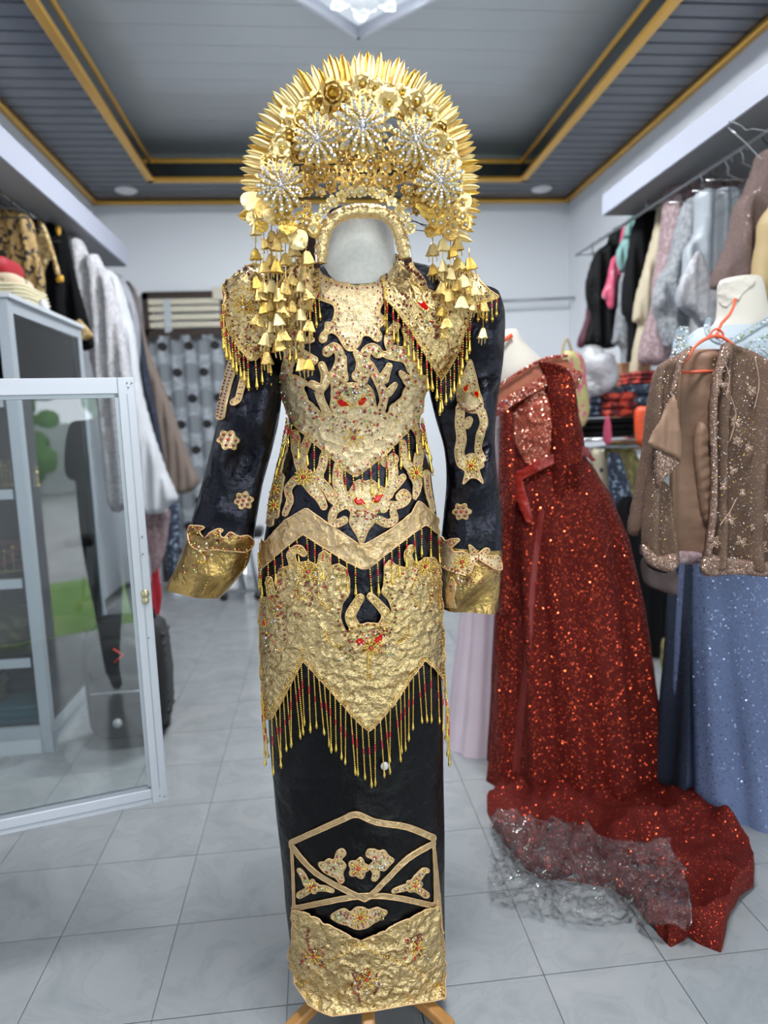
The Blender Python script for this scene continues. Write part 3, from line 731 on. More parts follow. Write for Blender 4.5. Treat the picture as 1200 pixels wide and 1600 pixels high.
# sleeves: rings across the sleeve, from edge pairs in the photograph
def sleeve_rings(prs, Ys, dep, seg=28, seed=0, n=46):
    R = []; m = len(prs)
    for i in range(n):
        t = i/(n-1)*(m-1); k = min(int(t), m-2); f = t-k
        def cr(j):
            a = [prs[max(0, k-1)][j], prs[k][j], prs[k+1][j], prs[min(m-1, k+2)][j]]
            return [.5*((2*a[1][c])+(-a[0][c]+a[2][c])*f+(2*a[0][c]-5*a[1][c]+4*a[2][c]-a[3][c])*f*f+(-a[0][c]+3*a[1][c]-3*a[2][c]+a[3][c])*f**3) for c in (0, 1)]
        l, r = cr(0), cr(1); A = at(l[0], l[1], Ys); Bq = at(r[0], r[1], Ys); c = (A+Bq)/2; u = (Bq-A)/2; d = dep(i/(n-1)); ring = []
        for q in range(seg):
            a = 2*math.pi*q/seg; cx, sx = math.cos(a), math.sin(a)
            p = c+u*(math.copysign(abs(cx)**.85, cx))+Vector((0, -d*math.copysign(abs(sx)**.9, sx), 0))
            ft = i/(n-1); amp = .020*max(0, 1-abs(cx)**3)*(.35+1.3*math.exp(-((ft-.55)/.3)**2))
            w_ = p.z*1.0+p.x*(.55 if seed < 6 else -.35); p.y -= (1 if sx > 0 else -1)*.012*(1-abs(cx)**3)*(1-abs(2*((w_*9+noise.noise(p*5)*1.2) % 1)-1))**2
            p.y -= amp*noise.fractal(Vector((p.x*9+seed, p.z*6-p.x*5, seed*2.)), .9, 2, 3)*(1 if sx > 0 else -1)*1.6
            ring.append(p)
        R.append(ring)
    return R
Lp = [((366, 446), (420, 436)), ((358, 500), (424, 500)), ((357, 550), (432, 548)), ((352, 600), (440, 602)), ((342, 650), (437, 650)), ((330, 700), (425, 704)), ((317, 752), (411, 756)), ((303, 800), (402, 806)), ((297, 828), (396, 848))]
Lc = [((297, 828), (396, 848)), ((285, 860), (388, 880)), ((272, 892), (371, 905)), ((259, 917), (347, 931))]
Rp = [((690, 445), (778, 462)), ((682, 500), (787, 490)), ((676, 550), (786, 548)), ((670, 600), (780, 600)), ((680, 650), (774, 648)), ((694, 700), (772, 696)), ((698, 750), (776, 745)), ((694, 800), (782, 800)), ((689, 850), (784, 858))]
Rc = [((689, 850), (784, 858)), ((687.5, 885), (782.5, 890)), ((687, 920), (780, 925)), ((687, 948), (777, 954))]
SLr = sleeve_rings(Lp, 1.40, lambda t: .055-.012*t, seed=3); SLc = sleeve_rings(Lc, 1.40, lambda t: .043+.0*t, seed=5, n=14)
SRr = sleeve_rings(Rp, 1.41, lambda t: .058-.022*t, seed=8); SRc = sleeve_rings(Rc, 1.41, lambda t: .036, seed=9, n=14)
body_b = bvh_of([full]); slL_b = bvh_of([SLr, SLc]); slR_b = bvh_of([SRr, SRc]); all_b = bvh_of([full, SLr, SRr])
tunic = thing('embroidered_tunic', 'long sleeved black satin tunic with gold cloth demon face embroidery and bead tassels', 'tunic', (fx, Y0, .9))
cut = 62
def inset(rings, d): return [[v + (Vector((c.x, c.y, v.z))-v).normalized()*d for v in r] for r in rings for c in [sum(r, Vector())/len(r)]]
bd = loft('body', full[:64], 'satin_black', tunic); 
s1 = loft('sleeve', SLr, 'satin_black', tunic); s2 = loft('sleeve', SRr, 'satin_black', tunic)
c1 = loft('cuff', SLc, 'lame_dark', tunic); c1['label'] = 'wide gold cuff flaring outwards'
c2 = loft('cuff', SRc, 'lame_dark', tunic); c2['label'] = 'straight gold cuff with leafy embroidery'
skirt = thing('embroidered_skirt', 'straight black satin wrap skirt with gold embroidered hem panel', 'skirt', (fx, Y0, .1))
loft('wrap', inset(full[54:], .004), 'skirt_black', skirt)
rn = lambda n, r=.0016, md=4: (n, r, [1,2,2,0,3,4,2], md)
PI_ = (.0014, 'pipe')
EDGE = [(3.2, 4.2, .00155, [0])]
EDGE2 = [(2.2, 2.6, .0011, [0]), (5.2, 7.5, .0026, [2, 4, 1, 3])]
# chest
tier1 = [('p', [(434,592),(450,583),(468,587),(484,598),(497,618),(506,640),(514,648),(530,640),(552,636),(590,640),(598,644),(611,632),(624,622),(632,602),(645,588),(664,585),(660,620),(657,640),(650,658),(600,712),(556,746),(540,735),(500,700),(462,664),(450,640),(441,620)], 1),
 ('-p', [(477,603),(487,604),(495,620),(505,646),(500,652),(491,640),(481,618)]), ('-p', [(622,603),(616,618),(608,634),(604,648),(600,642),(608,622),(614,604)]),
 ('s', [(512,551),(521,544),(530,550),(531,565),(526,580),(524,600),(525,636)], 7, 5.5), ('s', [(536,560),(536,577),(538,592)], 5, 6),
 ('s', [(504,571),(508,585),(507,600),(501,612),(504,628),(514,645)], 5, 5.5), ('s', [(490,600),(500,606)], 5), ('s', [(524,582),(514,592),(507,603)], 5),
 ('p', [(524,606),(545,599),(568,599),(579,606),(584,620),(582,644),(522,644)]),
 ('s', [(590,553),(581,545),(571,552),(570,566),(572,580),(566,596),(563,606)], 7.5, 6), ('s', [(571,566),(581,578),(588,592),(595,608),(598,625),(592,644)], 6.5, 6), ('s', [(556,552),(562,568),(560,584),(557,588)], 4, 7),
 ('s', [(607,572),(598,592)], 4, 7), ('s', [(616,601),(604,613)], 4, 6), ('s', [(603,652),(612,645),(619,634)], 5, 7), ('s', [(478,628),(490,640),(500,652)], 7, 6),
 ('s', [(617,511),(607,528),(608,543),(620,549),(634,548),(637,530),(634,518)], 6, 7), ('s', [(597,554),(615,558),(632,560),(642,574)], 4, 9), ('s', [(624,582),(636,594)], 3, 8), ('s', [(642,560),(650,590)], 10, 9),
 ('s', [(474,500),(466,512),(462,528),(468,542)], 5, 8), ('s', [(470,532),(488,532)], 6, 4), ('s', [(462,548),(476,556),(492,564)], 9, 6), ('s', [(458,536),(454,560),(448,588)], 8, 9)]
p1, s_t1 = patch('applique', tier1, body_b, 'lame_cream', tunic, .0045, 2., .005, 75, piping=PI_, bead=EDGE2, rnd=rn(110, .0018), seed=1)
yoke = [('p', [(492,405),(500,428),(520,441),(550,447),(580,445),(599,432),(610,408),(612,450),(596,478),(593,491),(602,498),(599,508),(591,515),(596,525),(593,534),(585,534),(577,527),(567,527),(562,539),(552,549),(542,548),(535,539),(528,527),(519,521),(512,524),(511,532),(505,537),(499,532),(502,524),(508,516),(509,505),(518,505),(523,490),(520,478),(500,470),(484,462),(482,440)])]
p2, _ = patch('applique', yoke, body_b, 'lame_cream', tunic, .0045, 2., .003, 60, piping=PI_, bead=EDGE+[(7, 7, .002, [2, 1])], rnd=rn(26, .0018), seed=2)
t2 = [('p', [(410,840),(417,849),(445,815),(480,794),(517,820),(560,850),(570,850),(612,825),(640,802),(651,782),(662,790),(683,812),(684,837),(675,829),(663,820),(641,834),(607,862),(575,888),(564,888),(541,877),(499,851),(475,835),(450,855),(430,872),(414,888),(406,870)], 1)]
p3, s_t2 = patch('applique', t2, body_b, 'lame_pale', tunic, .005, 2., .0035, 60, piping=PI_, seed=3)
face2 = [('p', [(552,758),(560,750),(570,753),(580,750),(590,758),(600,765),(607,782),(602,800),(588,801),(585,815),(575,828),(570,840),(564,853),(558,838),(550,825),(546,815),(548,800),(538,790),(545,770)]),
 ('s', [(530,728),(528,750),(533,770),(545,786)], 7, 9), ('s', [(612,715),(613,735),(612,754),(605,772)], 6, 8), ('s', [(628,746),(614,763)], 5, 5), ('s', [(600,788),(617,790),(630,785),(635,776),(629,770),(622,777)], 5.5, 5), ('s', [(591,812),(604,818),(615,812),(613,800)], 6, 5),
 ('s', [(538,813),(527,818),(519,812),(525,796),(546,786)], 5.5, 6), ('f', 477, 746, 15, 8, 0), ('s', [(463,678),(465,700),(470,722),(477,746)], 6, 8), ('s', [(484,684),(476,706),(472,724)], 6, 7), ('s', [(508,712),(505,728),(498,742),(484,748)], 6, 6), ('s', [(479,748),(490,765),(500,777),(507,792)], 10, 5),
 ('s', [(500,752),(512,765),(520,780),(532,786)], 7, 6), ('s', [(463,750),(452,765),(455,782),(447,803)], 6, 4), ('s', [(446,700),(438,730),(431,762),(427,790),(424,818)], 5, 5), ('s', [(440,745),(436,780),(434,806)], 6, 4),
 ('f', 647, 739, 12, 8, 0), ('s', [(627,692),(631,720),(647,739)], 5, 7), ('s', [(643,664),(655,688),(652,715),(648,738)], 5, 7), ('s', [(647,742),(650,760),(646,778)], 9, 3), ('s', [(663,740),(667,770),(674,798)], 5, 3), ('s', [(597,716),(604,724),(614,718)], 7, 7)]
p4, _ = patch('applique', face2, body_b, 'lame_cream', tunic, .0042, 2., .002, 60, piping=PI_, bead=[(3.2, 5, .0018, [2, 0, 1, 0, 3, 0])], rnd=rn(70, .0017, 3), seed=4)
t3 = [('p', [(408,967),(412,935),(420,932),(428,940),(436,960),(437,925),(436,898),(441,888),(452,884),(470,878),(485,876),(497,882),(500,866),(508,860),(517,866),(517,884),(530,880),(541,887),(546,905),(546,925),(535,942),(532,962),(536,976),(541,985),(548,986),(556,976),(572,972),(590,973),(600,984),(607,980),(610,952),(605,936),(594,924),(600,905),(598,885),(607,874),(616,882),(634,888),(637,870),(646,880),(660,871),(675,871),(683,891),(687,962),(692,1047),(694,1117),(689,1063),(672,1041),(660,1031),(612,1100),(584,1134),(575,1140),(556,1123),(522,1083),(476,1031),(430,1120),(422,1124),(415,1106),(411,1047)], 1),
 ('s', [(562,933),(553,948),(547,962),(554,978)], 6, 8), ('s', [(577,930),(592,945),(602,960),(597,976)], 5, 8), ('s', [(462,882),(458,866),(468,857),(477,864)], 6, 5), ('s', [(425,905),(428,925),(440,945)], 5, 7), ('s', [(640,884),(634,868),(640,856)], 6, 5)]
p5, s_t3 = patch('applique', t3, body_b, 'lame', tunic, .0075, 2., .0045, 62, smooth=5, piping=PI_, bead=EDGE, seed=5)
def deco(shapes_pts, surf_fn, off=.002):
    it = []
    for (x, y, r, k) in shapes_pts:
        p, n = surf_fn(x, y); it.append((p+n*off, r*1.22, k))
    return it
def flower_pts(cx, cy, r, n=8, k=0, kc=1):
    L = [(cx, cy, .0032, kc)]
    for i in range(n):
        a = i/n*2*math.pi
        for t in (.35, .55, .75, .95): L.append((cx+r*t*math.cos(a), cy+r*t*math.sin(a), .0016, k))
    return L
rg = random.Random(7)
def sprinkle(cx, cy, w_, h_, n, kk=(2,2,1,3,4,0)): return [(cx+rg.uniform(-w_, w_), cy+rg.uniform(-h_, h_), rg.uniform(.0014, .0023), rg.choice(kk)) for _ in range(n)]
def curve_pts(P, gap, r, ks):
    Q = crom(P, 10); L = []; acc = 9; k = 0
    for a, b in zip(Q, Q[1:]):
        acc += math.hypot(*(b-a))
        if acc >= gap: acc = 0; L.append((b[0], b[1], r, ks[k % len(ks)])); k += 1
    return L
def jewel(px, py, fn, ang, w_=.0075, h_=.004):
    p, n = fn(px, py); mb = MB(); V = []
    u = RT*math.cos(ang)+UP*math.sin(ang); u = (u-n*u.dot(n)).normalized(); v = n.cross(u)
    prof = [(-1, 0), (-.7, .75), (-.1, 1), (.5, .62), (1.15, 0), (.5, -.62), (-.1, -1), (-.7, -.75)]
    V = [p+n*.001+u*a*w_+v*b*h_ for a, b in prof]+[p+n*.0035+u*a*w_*.55+v*b*h_*.55 for a, b in prof]
    F = [(i, (i+1) % 8, 8+(i+1) % 8, 8+i) for i in range(8)]+[tuple(range(8, 16))]
    return V, F
def jewels(L, parent):
    for (px, py, fn, ang, s) in L:
        V, F = jewel(px, py, fn, ang, .0105*s, .0066*s); o = mesh('jewel', V, F, 'jewel_red', parent, False)
        ps = V[:8]; beads('bead', [(Vector(ps[i]).lerp(Vector(ps[(i+1) % 8]), t), .0015, 0) for i in range(8) for t in (0, .5)], BEADM, parent)
jewels([(536,629,s_t1,-.35,1.1), (565,626,s_t1,.6+math.pi*0,1.1)], p1)
beads('bead', deco(sprinkle(551,615,26,8,40)+curve_pts([(528,618),(536,621),(545,630),(551,634),(557,629),(566,618),(575,615)], 3, .0015, [0])+curve_pts([(530,600),(552,606),(575,598)], 4, .002, [2,3])+sprinkle(552,665,40,12,26)+flower_pts(552,684,16,6), s_t1), BEADM, p1)
_, fy = p2, _
beads('bead', deco(flower_pts(546,529,16,9), fy), BEADM, p2)
def surf_of(b, off):
    def f(x, y):
        h = b.ray_cast(CAM, ray(x, y))
        if h[0] is None: h = b.find_nearest(at(x, y, 1.38))
        n = h[1]; n = n if n.dot(ray(x, y)) < 0 else -n
        return h[0]+n*off, n
    return f
fb = surf_of(body_b, .005); fL = surf_of(slL_b, .004); fR = surf_of(slR_b, .004)
jewels([(561,784,fb,-.3,1.1), (589,779,fb,.55,1.1)], p4)
beads('bead', deco(flower_pts(477,746,14,12)+flower_pts(647,739,11,10)+flower_pts(432,790,9,8)+flower_pts(433,765,9,8)+curve_pts([(546,775),(556,776),(570,792),(575,795),(580,788),(590,768),(600,770)], 3, .0015, [0])+sprinkle(574,806,22,10,26), fb), BEADM, p4)
jewels([(563,1001,s_t3,-.45,1.2), (590,997,s_t3,.9,1.2), (419,972,s_t3,1.5,.8)], p5)
T3 = curve_pts([(541,984),(553,978),(572,974),(590,976),(604,985)], 4.5, .0021, [2,0])+curve_pts([(535,930),(530,950),(530,970),(540,992)], 5, .0021, [2,2,3])+curve_pts([(600,895),(607,925),(614,945),(615,965),(606,990)], 5, .0021, [2,3,2])+curve_pts([(510,985),(514,1000),(524,1008),(536,1005)], 3, .0015, [0])+curve_pts([(637,975),(635,990),(626,1000),(615,1002)], 3, .0015, [0])
T3 += sprinkle(575,1000,34,16,60)+sprinkle(540,1022,16,10,10,(3,4,2))+sprinkle(608,1018,16,8,8,(3,4,2))+flower_pts(484,892,16,10)+flower_pts(660,885,14,10)+flower_pts(578,1010,14,10)
T3 += curve_pts([(470,905),(466,925),(476,935),(488,925)], 3, .0015, [0])+curve_pts([(478,938),(486,945),(490,930)], 4, .002, [2])+curve_pts([(500,925),(503,940),(515,950)], 3, .0015, [0])+curve_pts([(648,900),(640,925),(650,945)], 3, .0015, [0])+curve_pts([(668,900),(670,925),(665,950)], 3, .0015, [0])+sprinkle(455,930,26,34,46)+sprinkle(505,905,28,20,26)+sprinkle(650,920,26,34,30)+sprinkle(428,985,12,36,30)
T3 += curve_pts([(575,1012),(574,1040),(575,1060)], 2.6, .0019, [0])+curve_pts([(476,1010),(470,1032),(440,1085),(424,1112)], 2.4, .0013, [0])+curve_pts([(445,880),(438,920),(445,960),(448,1000)], 6, .002, [2])
beads('bead', deco(T3, s_t3), BEADM, p5)
# sleeves
lt = [('s', [(371,556),(360,588),(351,622),(346,650)], 7, 6.5)]; lh = [('s', [(384,586),(377,610),(373,624),(366,630)], 5, 4.5)]
o_, _q = patch('applique', lt, slL_b, 'lame_cream', tunic, .004, 1.7, .001, piping=PI_, bead=[(3.5, 5, .002, [2])], seed=6)
patch('applique', lh, slL_b, 'lame_cream', tunic, .004, 1.7, .001, piping=PI_, bead=[(3, 4, .0017, [0, 2])], seed=6)
def blossom(cx, cy, r, b, parent=tunic, n=6, ph=.4):
    o, f = patch('applique', [('f', cx, cy, r, n, ph)], b, 'lame_cream', parent, .0035, 1.4, 0, piping=(.0013, 'pipe'))
    L = [(cx, cy, .003, 1)]
    for i in range(n):
        a = (2*math.pi*i-ph)/n; L.append((cx+r*.55*math.cos(a), cy+r*.55*math.sin(a), .0026, 2))
        for t in (-.35, .35): L.append((cx+r*.72*math.cos(a+t), cy+r*.72*math.sin(a+t), .0013, 0))
    beads('bead', deco(L, f), BEADM, o); return o
blossom(357, 688, 16, slL_b); blossom(380, 782, 15, slL_b, ph=1.2); blossom(722, 799, 14, slR_b)
lc = [('p', [(296,824),(306,822),(317,823),(321,826),(314,831),(321,838),(330,833),(341,827),(349,829),(343,836),(350,842),(356,835),(362,832),(372,838),(384,836),(393,843),(394,852),(382,862),(366,860),(340,858),(318,860),(300,852)])]
o_, f_ = patch('applique', lc, slL_b, 'lame_dark', tunic, .004, 1.8, .001, piping=(.0018, 'pipe'), bead=[(3, 4.5, .0019, [2, 0, 1])], seed=8)
beads('bead', deco(curve_pts([(312,860),(322,872),(318,880),(308,876)], 3, .0016, [0])+curve_pts([(352,858),(340,880),(326,905),(318,925)], 3, .0011, [0])+sprinkle(318,860,16,12,18,(3,3,2,4))+curve_pts([(384,862),(376,890),(352,920)], 3, .0011, [0])+sprinkle(298,888,10,6,8,(3,2,0)), fL), BEADM, o_)
rm = [('p', [(735,560),(741,580),(748,605),(754,640),(741,645),(728,641),(717,632),(715,600),(726,580)]), ('s', [(720,640),(719,662),(722,685),(718,705),(722,724)], 7, 7), ('s', [(722,660),(730,664),(734,656)], 6, 5), ('s', [(752,644),(756,662),(749,682),(747,700),(754,718)], 5, 5), ('p', [(728,712),(742,709),(752,716),(757,729),(750,735),(756,756),(746,748),(735,749),(724,758),(727,738),(716,728)])]
o_, f_ = patch('applique', rm, slR_b, 'lame_cream', tunic, .004, 1.7, .001, piping=PI_, bead=[(3.3, 4.6, .0018, [2, 0, 3, 0])], rnd=rn(24, .0017, 3), seed=9)
jewels([(730,607,f_,1.0,.8), (746,618,f_,-1.1,.8)], o_); beads('bead', deco(flower_pts(738,728,11,9)+curve_pts([(718,630),(728,640),(744,640),(752,630)], 3, .0018, [2]), f_), BEADM, o_)
rcf = [('p', [(689,847),(692,838),(698,846),(704,843),(716,842),(719,845),(707,856),(712,862),(722,860),(734,866),(731,850),(741,858),(745,866),(756,857),(765,858),(759,867),(768,869),(776,868),(782,880),(782,890),(768,888),(752,878),(742,876),(738,892),(728,900),(716,896),(700,890),(690,880)])]
o_, f_ = patch('applique', rcf, slR_b, 'lame_cream', tunic, .004, 1.7, .001, piping=(.0018, 'pipe'), bead=[(3, 4.5, .0018, [2, 0, 1])], seed=10)
beads('bead', deco(flower_pts(721,878,13,10)+curve_pts([(728,890),(735,908),(748,910),(752,902)], 3, .0016, [2])+sprinkle(712,905,10,20,22)+curve_pts([(742,872),(756,884),(776,896)], 4, .002, [2])+curve_pts([(735,872),(733,900),(748,890)],3,.0013,[0]), fR), BEADM, o_)
patch('applique', [('p', [(687.5,886),(700,890),(714,912),(710,935),(714,950),(688,949)], 1)], slR_b, 'lame_pale', tunic, .003, 1.7, .001)
# ---------------------------------------------------------------- tassels
def tassel_data(L, red, drop, br=.00165):
    mb = MB(); n = int((L-drop)/(br*2.05)); z = 0
    for i in range(n):
        z = -br*1.02-i*br*2.05; isr = red[0] <= i/n < red[1]
        mb.ball((0,0,z), br*(1.15 if isr else 1), 1 if isr else 0, (1,1,1.08), 5, 3)
    z0 = z-br; d = drop
    mb.lathe([(br*.5, z0), (br*.75, z0-d*.15), (br*1.15, z0-d*.45), (br*1.75, z0-d*.72), (br*1.75, z0-d*.82), (br*.9, z0-d*.93)], (0,0,0), 6)
    mb.ball((0,0,z0-d*.98), br*.9, 0, nu=5, nv=3)
    return mb.data('tassel', ['bead_gold', 'bead_red'], True)
TL1 = [tassel_data(.122, (.38, .55), .020, .0019), tassel_data(.118, (.45, .60), .018, .0019), tassel_data(.128, (.32, .46), .022, .0019)]
TS1 = [tassel_data(.064, (.28, .55), .028, .0022), tassel_data(.060, (.30, .55), .026, .0022), tassel_data(.070, (.33, .6), .029, .0022)]
def hang(P, fn, gap, datas, parent, seed=0, push=.004, tilt=.05, zs=1., skip=()):
    r = random.Random(seed); acc = 1e9
    Q = [np.array(p, float) for p in P]; S = []
    for a, b in zip(Q, Q[1:]):
        m = max(2, int(np.hypot(*(b-a))/1.0))
        for i in range(m): S.append(a+(b-a)*i/m)
    last = None; c = 0
    for s in S:
        if last is None or np.hypot(*(s-last)) >= gap:
            last = s; c += 1
            p, n = fn(s[0], s[1]); p = p+n*push
            R = Matrix.Rotation(r.uniform(-tilt, tilt), 4, 'Y') @ Matrix.Rotation(r.uniform(-.02, .07), 4, 'X')
            inst('tassel', datas[r.randrange(len(datas))], parent, Matrix.Translation(p) @ R @ Matrix.Diagonal((1, 1, r.uniform(.94, 1.05)*zs, 1)))
hang([(416,1078),(419,1112),(426,1122),(432,1118),(476,1031),(522,1083),(556,1123),(575,1140),(584,1134),(612,1100),(660,1031),(672,1041),(689,1063),(693,1090),(694,1117)], s_t3, 11.5, TL1, tunic, 1, .003)
hang([(406,846),(410,876),(414,888),(430,872),(450,855),(475,835),(499,851),(541,877),(564,888)], s_t2, 14, TS1, tunic, 2); hang([(577,887),(607,862),(641,834),(663,820),(683,834)], s_t2, 14, TS1, tunic, 3)
hang([(408,860),(413,886)], s_t2, 6, TS1, tunic, 12)
hang([(454,650),(462,664),(500,700),(540,735),(556,746),(600,712),(650,658),(655,650)], s_t1, 14.5, TS1, tunic, 4)

def lay(x0_, y0_, x1_, y1_, datas, parent, L0):
    a, n = fb(x0_, y0_); b, n2 = fb(x1_, y1_); a = a+n*.003; b = b+n2*.003; d = (b-a); R = (-d.normalized()).to_track_quat('Z', 'Y').to_matrix().to_4x4()
    inst('tassel', datas, parent, Matrix.Translation(a) @ R @ Matrix.Diagonal((1, 1, d.length/L0, 1)))
for q_ in ((455,652,424,738), (458,658,434,722), (462,664,445,716), (454,655,414,752), (657,652,680,728), (655,660,676,700), (656,664,679,748), (652,662,668,716)): lay(*q_, TS1[0], tunic, .064)
# ---------------------------------------------------------------- beaded shoulder cape
cape = thing('shoulder_cape', 'gold shoulder cape with two beaded points, red jewels and bead tassels', 'cape', (fx, Y0, 1.5))
capL = [('p', [(356,443),(360,430),(366,428),(385,422),(398,420),(412,428),(424,446),(434,458),(440,446),(446,435),(456,428),(463,416),(478,412),(493,426),(500,434),(500,457),(487,483),(467,503),(457,517),(433,532),(415,552),(400,567),(391,566),(377,548),(364,523),(357,483)], 1)]
capR = [('p', [(612,394),(622,398),(633,408),(642,416),(645,424),(653,432),(661,445),(666,459),(675,462),(686,459),(685,447),(679,436),(682,426),(700,423),(717,428),(745,440),(774,465),(763,471),(741,477),(736,489),(721,518),(708,550),(697,573),(687,594),(672,574),(661,556),(640,519),(617,488),(600,470),(598,442),(605,414)], 1)]
q1, s_cl = patch('applique', capL, all_b, 'lame', cape, .013, 2., .005, 42, smooth=14, piping=(.0017, 'pipe'), bead=EDGE+[(7.5, 8, .0021, [2])], rnd=rn(26, .002, 6), seed=11)
q2, s_cr = patch('applique', capR, all_b, 'lame', cape, .013, 2., .005, 42, smooth=14, piping=(.0017, 'pipe'), bead=EDGE+[(7.5, 8, .0021, [2])], rnd=rn(30, .002, 6), seed=12)
jewels([(658,482,s_cr,-.6,1.35), (685,492,s_cr,.2,1.35)], q2)
beads('bead', deco(curve_pts([(628,416),(640,430),(655,442),(662,455)], 5, .0025, [2])+curve_pts([(640,446),(652,455),(658,462)], 3, .0017, [0])+curve_pts([(645,478),(658,474),(668,486),(680,484),(695,490)], 3, .0017, [0])+curve_pts([(670,505),(676,520),(672,530),(684,520)], 5, .0025, [2])+flower_pts(700,462,14,10)+sprinkle(672,500,26,16,40)+curve_pts([(660,540),(672,560),(686,578)], 3, .0013, [0])+curve_pts([(625,465),(634,470),(627,480),(640,482)], 5, .0024, [2]), s_cr), BEADM, q2)
beads('bead', deco(curve_pts([(386,430),(391,440),(395,450)], 4, .0023, [2])+curve_pts([(372,458),(380,452),(390,456),(378,464),(372,458)], 3, .0014, [0])+flower_pts(384,478,13,8,kc=4)+curve_pts([(463,430),(462,445),(458,455)], 4, .0023, [2])+curve_pts([(482,448),(474,458),(480,462)], 5, .0022, [2])+flower_pts(425,475,13,9)+sprinkle(410,505,24,26,40)+sprinkle(400,545,12,12,16), s_cl), BEADM, q1)
hang([(357,492),(364,523),(377,548),(391,566),(400,567),(415,552),(433,532)], s_cl, 9.5, TS1, cape, 21)
hang([(457,517),(467,503)], s_cl, 11, TS1, cape, 22); hang([(487,483),(497,462),(499,448)], s_cl, 14, TS1, cape, 23)
for i in range(5): hang([(357.5, 440+i*19), (358, 442+i*19)], s_cl, 9, TS1, cape, 30+i, .003, .02)
hang([(603,425),(600,445),(601,470),(617,488),(640,518),(661,555),(672,573),(686,594),(697,573),(708,550),(721,518),(736,489)], s_cr, 11.5, TS1, cape, 24)
hang([(601,428),(598,448),(602,470)], s_cr, 7, TS1, cape, 25)
hang([(745,474),(772,464)], s_cr, 6, TS1, cape, 26, zs=.6)
# ---------------------------------------------------------------- skirt panel
sk = bvh_of([inset(full[54:], .004)])
pan = [('p', [(460,1419),(477,1421),(563,1467),(667,1417),(682,1413),(690,1480),(695,1561),(640,1569),(587,1579),(520,1588),(497,1578),(480,1566),(461,1539),(456,1493),(455,1477),(461,1478)], 1)]
q3, s_pn = patch('hem_panel', pan, sk, 'lame', skirt, .008, 2.0, .0055, 50, piping=(.0016, 'pipe'), seed=14)
bands = [('s', [(457,1315),(491,1299),(533,1280),(557,1271),(587,1283),(635,1291),(675,1308)], 3.8, 4.5), ('s', [(457,1320),(480,1349),(507,1371),(560,1399),(575,1400),(603,1373),(635,1341),(675,1317)], 3.4, 4), ('s', [(461,1418),(507,1408),(560,1399),(613,1400),(675,1414)], 3.8, 4), ('s', [(457,1316),(460,1380),(461,1420)], 1.6), ('s', [(675,1308),(678,1360),(679,1413)], 1.8, 2.5), ('s', [(677,1330),(685,1420),(689,1500),(694,1560)], 1.8, 3)]
patch('trim_band', bands, sk, 'lame_pale', skirt, .004, 1.7, .001, 90, piping=(.001, 'pipe'), seed=15)
flo = [('f', 560, 1355, 17, 5, .3), ('p', [(498,1347),(507,1345),(513,1340),(522,1342),(527,1328),(537,1325),(541,1333),(534,1341),(541,1350),(536,1362),(538,1374),(532,1379),(525,1370),(516,1366),(506,1360)]), ('p', [(572,1336),(574,1326),(584,1325),(592,1328),(600,1327),(606,1335),(615,1342),(608,1350),(600,1359),(593,1358),(592,1368),(586,1375),(580,1372),(582,1362),(576,1352),(583,1342)])]
def floral(shapes, dots, seed):
    o, f = patch('applique', shapes, sk, 'lame_cream', skirt, .004, 1.5, .0008, 90, piping=(.0012, 'pipe'), bead=[(3, 5, .0017, [2, 0])], rnd=(36, .0021, [2,3,4,1,0], 3), seed=seed)
    beads('bead', deco(dots, f), BEADM, o)
floral(flo, flower_pts(560,1355,12,5)+sprinkle(520,1352,12,9,14,(3,4,2))+sprinkle(594,1345,12,10,12,(3,2,4)), 16)
floral([('s', [(469,1358),(476,1368),(480,1378)], 3, 5), ('f', 488, 1384, 12, 5, 1), ('s', [(495,1386),(508,1386),(520,1390)], 5, 3), ('s', [(482,1390),(470,1397)], 5, 5)], flower_pts(488,1384,9,5), 17)
floral([('f', 646, 1382, 13, 5, 1), ('s', [(650,1372),(660,1360),(666,1359)], 6, 3), ('s', [(638,1384),(622,1388),(614,1391)], 5, 3), ('s', [(654,1390),(664,1397)], 5, 5)], flower_pts(647,1382,9,5), 18)
floral([('p', [(517,1430),(530,1420),(540,1418),(547,1423),(556,1416),(568,1416),(576,1420),(588,1416),(597,1419),(605,1423),(596,1433),(584,1440),(572,1448),(556,1450),(544,1444),(530,1440)])], flower_pts(563,1431,12,7)+sprinkle(535,1430,10,7,12,(3,4,2))+sprinkle(590,1428,9,6,10,(3,2,4)), 19)
dd = []
for cx, cy, r in ((492,1490,13), (648,1478,13), (573,1525,16)):
    dd += flower_pts(cx, cy, r, 6)+sprinkle(cx, cy, r+5, r+5, 22, (2,2,1,4))
dd += curve_pts([(485,1445),(484,1460),(490,1480)], 4, .0023, [2])+curve_pts([(652,1455),(646,1470)], 4, .0023, [2])+curve_pts([(540,1545),(556,1530),(575,1505)], 5, .0022, [2,0])+curve_pts([(552,1515),(560,1540),(562,1560)], 5, .0022, [2])+curve_pts([(592,1530),(584,1550)], 5, .0022, [2])
dd += curve_pts([(563,1472),(600,1490),(640,1508),(690,1548)], 2.2, .0014, [0])+curve_pts([(563,1472),(520,1495),(475,1538)], 2.2, .0014, [0])+curve_pts([(477,1424),(563,1471),(667,1421)], 2.2, .0013, [0])+curve_pts([(466,1430),(470,1530),(500,1570)], 2.6, .0013, [0])+curve_pts([(684,1420),(690,1555)], 2.6, .0013, [0])
beads('bead', deco(dd, s_pn), BEADM, q3)
fs = surf_of(sk, .004)
MB().lathe([(.0085, 0), (.0085, -.0015), (0, -.002)], (0,0,0), 16).data('b', 'white_plastic')
p, n = fs(600, 1194); Mq = Matrix.Translation(p+n*.004) @ n.to_track_quat('Z', 'Y').to_matrix().to_4x4()
